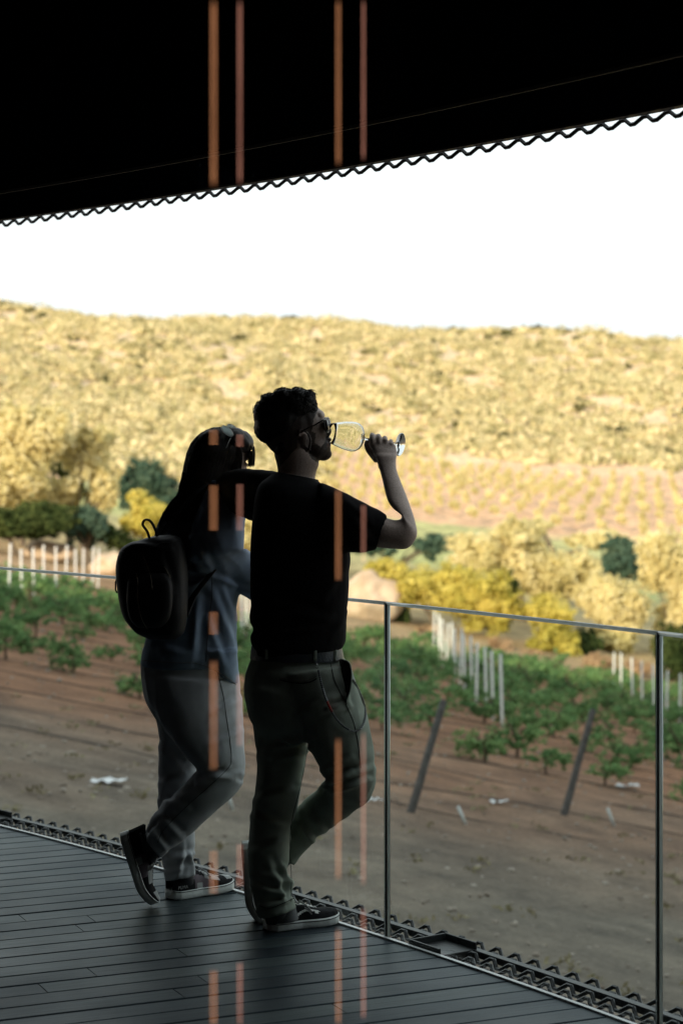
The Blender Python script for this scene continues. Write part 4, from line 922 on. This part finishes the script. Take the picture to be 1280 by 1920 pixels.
folds_w = [(385,1448,440,1462,6,.006),(385,1456,450,1450,6,.005),(370,1470,430,1440,5,.006),(300,1500,350,1515,7,.005),(285,1555,310,1590,6,.008),(300,1530,340,1570,7,.006),(330,1500,400,1480,8,.004),(320,1610,360,1600,6,.008),(345,1590,335,1640,5,.009),(355,1600,362,1640,4,.009),(312,1635,350,1625,5,.006),(400,1340,450,1310,8,.005),(390,1400,450,1370,7,.004),(300,1400,340,1440,8,.006),(300,1470,360,1450,7,.005),(280,1570,300,1545,5,.008)]
jw = solid('jeans', mb, jean, .006, 5, wom, [(a,b,c,d,e_,f*1.5) for a,b,c,d,e_,f in folds_w], .0055, 8, seed=3)
tor_w = [(378,905,452,900,WY+.0,.07),(345,925,455,920,WY-.01,.10),(318,955,458,950,WY-.02,.115),(304,990,458,990,WY-.02,.12),(300,1040,457,1040,WY-.02,.118),(296,1090,450,1090,WY-.02,.115),(288,1140,446,1140,WY-.02,.118),(276,1190,446,1190,WY-.02,.128),(266,1232,446,1232,WY-.02,.138),(264,1246,446,1252,WY-.02,.138)]
tail_w = [(372,1215,446,1215,WY-.06,.10),(385,1240,447,1245,WY-.06,.10),(400,1256,447,1266,WY-.05,.095),(420,1268,447,1280,WY-.04,.08),(436,1278,446,1288,WY-.03,.05)]
slv_w = [(395,898,462,905,WY-.10,.085),(380,935,462,945,WY-.14,.082),(366,975,458,985,WY-.17,.078),(356,1015,455,1025,WY-.18,.075),(354,1050,456,1030,WY-.17,.07),(380,1076,462,1030,WY-.13,.066),(415,1097,475,1040,WY-.08,.062),(447,1111,492,1058,WY-.09,.055),(473,1128,512,1078,WY-.12+.0,.048)]
slv_w = [(a,b,c,d,Y+(.0 if i < 5 else .02*(i-4)),h) for i,(a,b,c,d,Y,h) in enumerate(slv_w)]
mb = MB(); loft(mb, tor_w, e=.8); loft(mb, tail_w); loft(mb, slv_w)
fs_w = [(400,1110,440,1220,9,.007),(415,1100,440,1160,7,.006),(372,1120,362,1235,8,.008),(390,1160,420,1250,8,.006),(300,1215,350,1225,8,.004),(362,1010,400,1075,7,.006),(400,1080,470,1110,6,.006),(375,960,360,1040,8,.005),(345,1065,395,1075,6,.008),(355,1100,395,1080,7,.006),(280,1200,300,1235,7,.004)]
sw = solid('shirt', mb, denim, .006, 4, wom, [(a,b,c,d,e_,f*1.4) for a,b,c,d,e_,f in fs_w], .0055, 7, seed=4)
bw_ = bvh_of(sw, jw)
surf_tube(bw_, [(266,1238),(300,1241),(340,1243),(362,1243),(385,1249),(405,1258),(425,1270),(443,1284)], .0012, stitch, 'hem_stitching', wom)
surf_tube(bw_, [(396,1075),(398,1110),(394,1150),(390,1190),(386,1240)], .0010, seamm, 'side_seam', wom)
surf_tube(bw_, [(408,1262),(418,1300),(424,1340),(430,1380),(434,1420),(428,1440),(395,1472),(350,1512),(308,1555),(296,1580)], .0010, seamm, 'side_seam', wom)
# her body
WH = WY-.03
mb = MB(); loft(mb, tor_w, shrink=.86); loft(mb, pelv_w, shrink=.86); loft(mb, far_w+[(320,1668,372,1658,WY+.07,.04)], shrink=.74); loft(mb, near_w, shrink=.84); loft(mb, shin_w+[(262,1580,290,1625,WY-.085,.045)], shrink=.78); loft(mb, slv_w+[(495,1140,530,1105,WY-.06,.034),(520,1150,545,1118,WY-.05,.028)], shrink=.78)
for i in range(4): mb.tube([W(530,1118+i*9,WY-.05), W(552,1124+i*9,WY-.045), W(570,1128+i*8,WY-.06), W(580,1130+i*8,WY-.075)], [.009,.0085,.008,.0065], 8)
mb.tube([W(520,1115,WY-.05),W(532,1100,WY-.045),W(545,1094,WY-.05)], [.011,.010,.008], 8)
loft(mb, [(380,935,440,935,WY-.01,.055),(388,905,435,905,WY-.01,.05),(392,880,440,885,WH,.05),(395,860,445,865,WH,.05)])
blob(mb, 410, 850, WH, 46, 48, .075); blob(mb, 432, 853, WH+.01, 30, 42, .065); blob(mb, 448, 876, WH+.015, 14, 14, .035)
loft(mb, [(452,846,462,843,WH+.02,.008),(454,856,468,855,WH+.02,.011),(456,862,470,863,WH+.02,.013)], n=12); blob(mb, 459, 871, WH+.02, 6, 3.5, .02); blob(mb, 458, 878, WH+.02, 6, 3.5, .02)
solid('body', mb, skin, .0045, 3, wom, tones=lambda px,py,co: np.where((py > 1500)[:,None], np.array([.03,.03,.035]), np.array([.52,.41,.36])))
# hair
LO = [(800,405),(806,388),(815,374),(830,361),(850,352),(875,346),(900,342),(925,337),(945,324),(960,312),(975,304),(990,301),(1005,300)]
RO = [(800,425),(806,442),(815,452),(830,455),(850,452),(875,444),(900,436),(925,428),(945,420),(960,412),(975,404),(990,396),(1005,385)]
lo = lambda y: float(np.interp(y, [p[0] for p in LO], [p[1] for p in LO])); ro = lambda y: float(np.interp(y, [p[0] for p in RO], [p[1] for p in RO]))
YC = lambda y: float(np.interp(y, [800,860,900,950,1005], [WH, WH, WH-.02, WH-.07, WH-.10])); DH = lambda y: float(np.interp(y, [800,815,850,900,950,1005], [.02,.065,.095,.085,.05,.03]))
mb = MB(); loft(mb, [(lo(y)+(1 if y < 930 else 5),y,ro(y)-2,y,YC(y),DH(y)) for y in (801,806,815,830,850,875,900,925,945,962,978)], k=3, n=32, e=.95)
blob(mb, 452, 828, WH-.005, 21, 22, .062, 38); blob(mb, 465, 834, WH+.0, 10, 15, .055, -14); blob(mb, 440, 822, WH-.02, 22, 20, .06, 20)
solid('hair', mb, hairm, .005, 3, wom, wrinkle=.003, wscale=30, wst=(1,1,.12), seed=9)
random.seed(8); mb = MB()
for i in range(900):
    u = random.random(); th = u*math.pi+random.uniform(-.05,.05) if i < 700 else random.uniform(0, 2*math.pi); yend = random.uniform(900, 1000) if u < .75 else random.uniform(870,940)
    P = []; y0 = random.uniform(801,812); wig = random.uniform(0,6); am = random.uniform(0,2.0)
    for y in np.linspace(y0, yend, 12):
        l_, r_ = lo(y), ro(y); c_ = (l_+r_)/2; h_ = (r_-l_)/2+random.uniform(0,.3); rr2 = 1.0+.02*math.sin(wig)
        P.append(W(c_-h_*se(math.cos(th),.95)*rr2+am*math.sin(y*.02+wig), y, YC(y)-DH(y)*math.sin(th)*1.02))
    mb.tube(P, [.0013]*10+[.0009,.0003], 4, caps=False)
for i in range(90):   # loose wisps off the back
    y0 = random.uniform(880,930); P = []; dx = random.uniform(-3,4)
    for k_, y in enumerate(np.linspace(y0, random.uniform(960,1012), 7)): P.append(W(lo(y)+dx+random.uniform(-.4,.4)+k_*random.uniform(-.7,.5), y, YC(y)-.02+random.uniform(-.03,.02)))
    mb.tube(P, [.0008]*6+[.0002], 4, caps=False)
for i in range(230):  # fringe
    a_ = random.random(); P = [W(432+8*a_,808,WH-.05+.1*a_), W(452+6*a_,815,WH-.05+.1*a_), W(466+5*a_,828+3*random.random(),WH-.045+.1*a_), W(473+5*a_,845,WH-.03+.09*a_), W(474+4*a_-random.uniform(0,12),random.uniform(846,876),WH-.02+.08*a_)]
    mb.tube([Vector(q) for q in catmull([tuple(p) for p in P],3)], .0014, 4, caps=False)
for i in range(90):   # side strands by the cheek
    a_ = random.random(); P = [W(430+5*a_,812,WH-.07), W(448-6*a_,830,WH-.085), W(455-14*a_,855,WH-.08), W(452-20*a_,random.uniform(875,895),WH-.07)]
    mb.tube([Vector(q) for q in catmull([tuple(p) for p in P],3)], .0012, 4, caps=False)
mb.build('hair_strands', hairm, wom)
# sunglasses on her head
sg = empty('sunglasses', W(430,806,WH-.03)); wf = mat('white frame', (.85,.88,.86), .3, (.75,.78,.76), 20); 
pl, t, o = nt('lens toned as sky reflection'); tl = N(t, 'ShaderNodeBsdfTranslucent'); nz = N(t, 'ShaderNodeTexNoise', Scale=20.0); r = ramp(t, nz.outputs['Fac'], [(.3,(.7,.8,.78)),(.7,(.88,.95,.93))]); t.links.new(r.outputs[0], tl.inputs[0]); gl = N(t, 'ShaderNodeBsdfGlossy', Roughness=.1); mx = N(t, 'ShaderNodeMixShader'); mx.inputs[0].default_value = .25; t.links.new(tl.outputs[0], mx.inputs[1]); t.links.new(gl.outputs[0], mx.inputs[2]); t.links.new(mx.outputs[0], o.inputs[0])  # pale translucent colour stands in for sky mirrored in the lens
for (x,y,yo) in ((426,808,-.080),(437,805,.0)):
    mb = MB(); blob(mb, x, y, WH+yo, 12.5, 6.4, .006, -40, 18); mb.build('lens', pl, sg)
    mb = MB(); rt = Matrix.Rotation(rad(40), 3, 'Y'); c0 = W(x,y,WH+yo)
    mb.tube([c0+rt@Vector((.0255*math.cos(a), -.006, .0115*math.sin(a))) for a in np.linspace(0,2*math.pi,28)], .0016, 6, caps=False); mb.build('rim', wf, sg)
mb = MB(); mb.tube([W(431,801,WH-.045),W(434,799,WH-.03),W(437,799,WH-.015)], .0014, 6); mb.build('bridge', wf, sg)
mb = MB(); mb.tube([W(436,816,WH-.07),W(430,826,WH-.086),W(424,840,WH-.092)], .0013, 6); mb.build('temple_arm', wf, sg)
tag(sg, 'pale sunglasses pushed up on top of the woman\'s dark hair', 'sunglasses')
hw = Vector(((316-640)/F*7.10, 7.10, 0)); tw = Vector(((431-640)/F*7.27, 7.27, 0)); TW = shoe(wom, 'shoe', hw, tw-hw, (0,0,1), (tw-hw).length+.004, .10, 'court', .010)
h2 = W(223,1563,WY-.07); t2 = W(268,1700,WY-.085); TW2 = shoe(wom, 'shoe', h2, t2-h2, (1,.10,.28), .272, .098, 'court', .030)
def shoe_text(T_, x, y, z, size, parent):
    cu = bpy.data.curves.new('lettering', 'FONT'); cu.body = 'PUMA'; cu.size = size; cu.extrude = .0006; cu.align_x = 'CENTER'
    o = bpy.data.objects.new('lettering', cu); col.objects.link(o); cu.materials.append(SH_GREY)
    c = T_(x,y,z); ex_ = (T_(x+.01,y,z)-c).normalized(); ez_ = (T_(x,y,z+.01)-c).normalized(); ny_ = (T_(x,y-.01,z)-c).normalized()
    M = Matrix((ex_, ez_, ex_.cross(ez_))).transposed().to_4x4(); M.translation = c; o.parent = parent; o.matrix_world = M
    bpy.context.view_layer.update(); me_ = bpy.data.meshes.new_from_object(o.evaluated_get(bpy.context.evaluated_depsgraph_get())); bpy.data.objects.remove(o)
    o = bpy.data.objects.new('lettering', me_); col.objects.link(o); o.parent = parent; o.location = c-parent.location; o.rotation_euler = M.to_euler()
shoe_text(TW, .034, -.043, .040, .016, wom); shoe_text(TW2, .034, -.043, .070, .012, wom)
# ---- backpack
bp_ = empty('backpack', W(285,1195,WY-.24)); BY = WY-.23
mb = MB(); loft(mb, [(268,1010,318,1003,BY,.05),(238,1022,336,1008,BY,.08),(226,1032,344,1020,BY,.09),(220,1052,349,1042,BY,.095),(219,1080,351,1075,BY,.10),(221,1108,352,1108,BY,.105),(226,1135,352,1138,BY,.108),(235,1160,350,1164,BY,.10),(252,1182,344,1186,BY,.088),(276,1195,330,1196,BY,.05)], e=.62)
bk = solid('bag_body', mb, leather, .006, 3, bp_, [(262,1040,280,1100,7,.005),(300,1040,318,1110,8,.005),(262,1100,278,1180,6,.005),(225,1060,240,1150,8,.004),(240,1020,320,1030,6,.005)], .003, 9, seed=11)
bb = bvh_of(bk)
mb = MB(); loft(mb, [(250,1075,312,1075,BY-.09,.025),(240,1090,322,1090,BY-.10,.036),(238,1130,324,1130,BY-.105,.040),(244,1160,318,1160,BY-.10,.036),(258,1176,304,1176,BY-.09,.022)], e=.7); o = solid('front_pocket', mb, leather, .006, 3, bp_, (), .003, 9, seed=12); bb2 = bvh_of(bk, o)
zipm = mat('zip metal', (.35,.30,.24), .35, metal=1.0)
surf_tube(bb2, [(256,1075),(259,1095),(258,1120),(262,1145),(268,1165),(277,1180)], .0014, zipm, 'zip', bp_)
surf_tube(bb2, [(268,1040),(276,1060),(283,1082),(286,1106)], .0012, zipm, 'zip', bp_)
surf_tube(bb2, [(228,1034),(245,1040),(262,1032),(285,1028),(300,1020),(318,1018)], .003, leather, 'flap_edge', bp_)
surf_tube(bb2, [(308,1062),(314,1072),(320,1084)], .0010, zipm, 'zip', bp_)
mb = MB(); mb.tube([W(q[0],q[1],BY-.11) for q in ((258,1082),(260,1090),(257,1098),(259,1106))], [.003,.0018,.0028,.002], 6); mb.build('zip_pull', zipm, bp_)
mb = MB(); P = catmull([tuple(W(282,1016,BY-.02)), tuple(W(277,998,BY-.03)), tuple(W(268,984,BY-.03)), tuple(W(272,975,BY-.03)), tuple(W(282,977,BY-.02)), tuple(W(291,992,BY-.02)), tuple(W(296,1010,BY-.01)), tuple(W(298,1022,BY-.01))], 4)
for q in (-.006,-.002,.002,.006): mb.tube([Vector(p)+Vector((0,q*1.5,0)) for p in P], .0040, 6)
mb.build('handle', leather, bp_)
for lab, pts in (('strap', [(300,1020,BY+.0),(308,1000,BY+.04),(322,975,BY+.05),(345,950,BY+.06),(368,925,WY-.16),(392,905,WY-.12),(400,900,WY-.02)]), ('strap', [(296,1015,BY+.03),(300,990,BY+.07),(312,962,WY-.05),(330,935,WY-.03),(350,918,WY+.03)]), ('strap', [(345,1160,BY+.02),(362,1120,WY-.17),(380,1095,WY-.16),(398,1072,WY-.15),(412,1052,WY-.10)])):
    mb = MB(); P = [Vector(p) for p in catmull([tuple(W(*q)) for q in pts], 5)]
    for q in (-1.5,-.5,.5,1.5): mb.tube([p+Vector((q*.007,0,q*.004)) for p in P], .0045, 6)
    mb.build(lab, leather, bp_)
mb = MB(); mb.tube([W(221,1080,BY-.02), W(217,1092,BY-.02), W(217,1106,BY-.02), W(220,1112,BY-.02)], .003, 6); mb.build('side_tab', leather, bp_)
surf_tube(bvh_of(sw), [(296,1012),(305,998),(318,982),(330,970)], .0022, mat('grey strap webbing', (.22,.23,.24), .7), 'strap_edge', bp_, off=.012, dflt=BY+.04)
tag(bp_, 'small black leather backpack with a top loop on the woman\'s back', 'backpack')
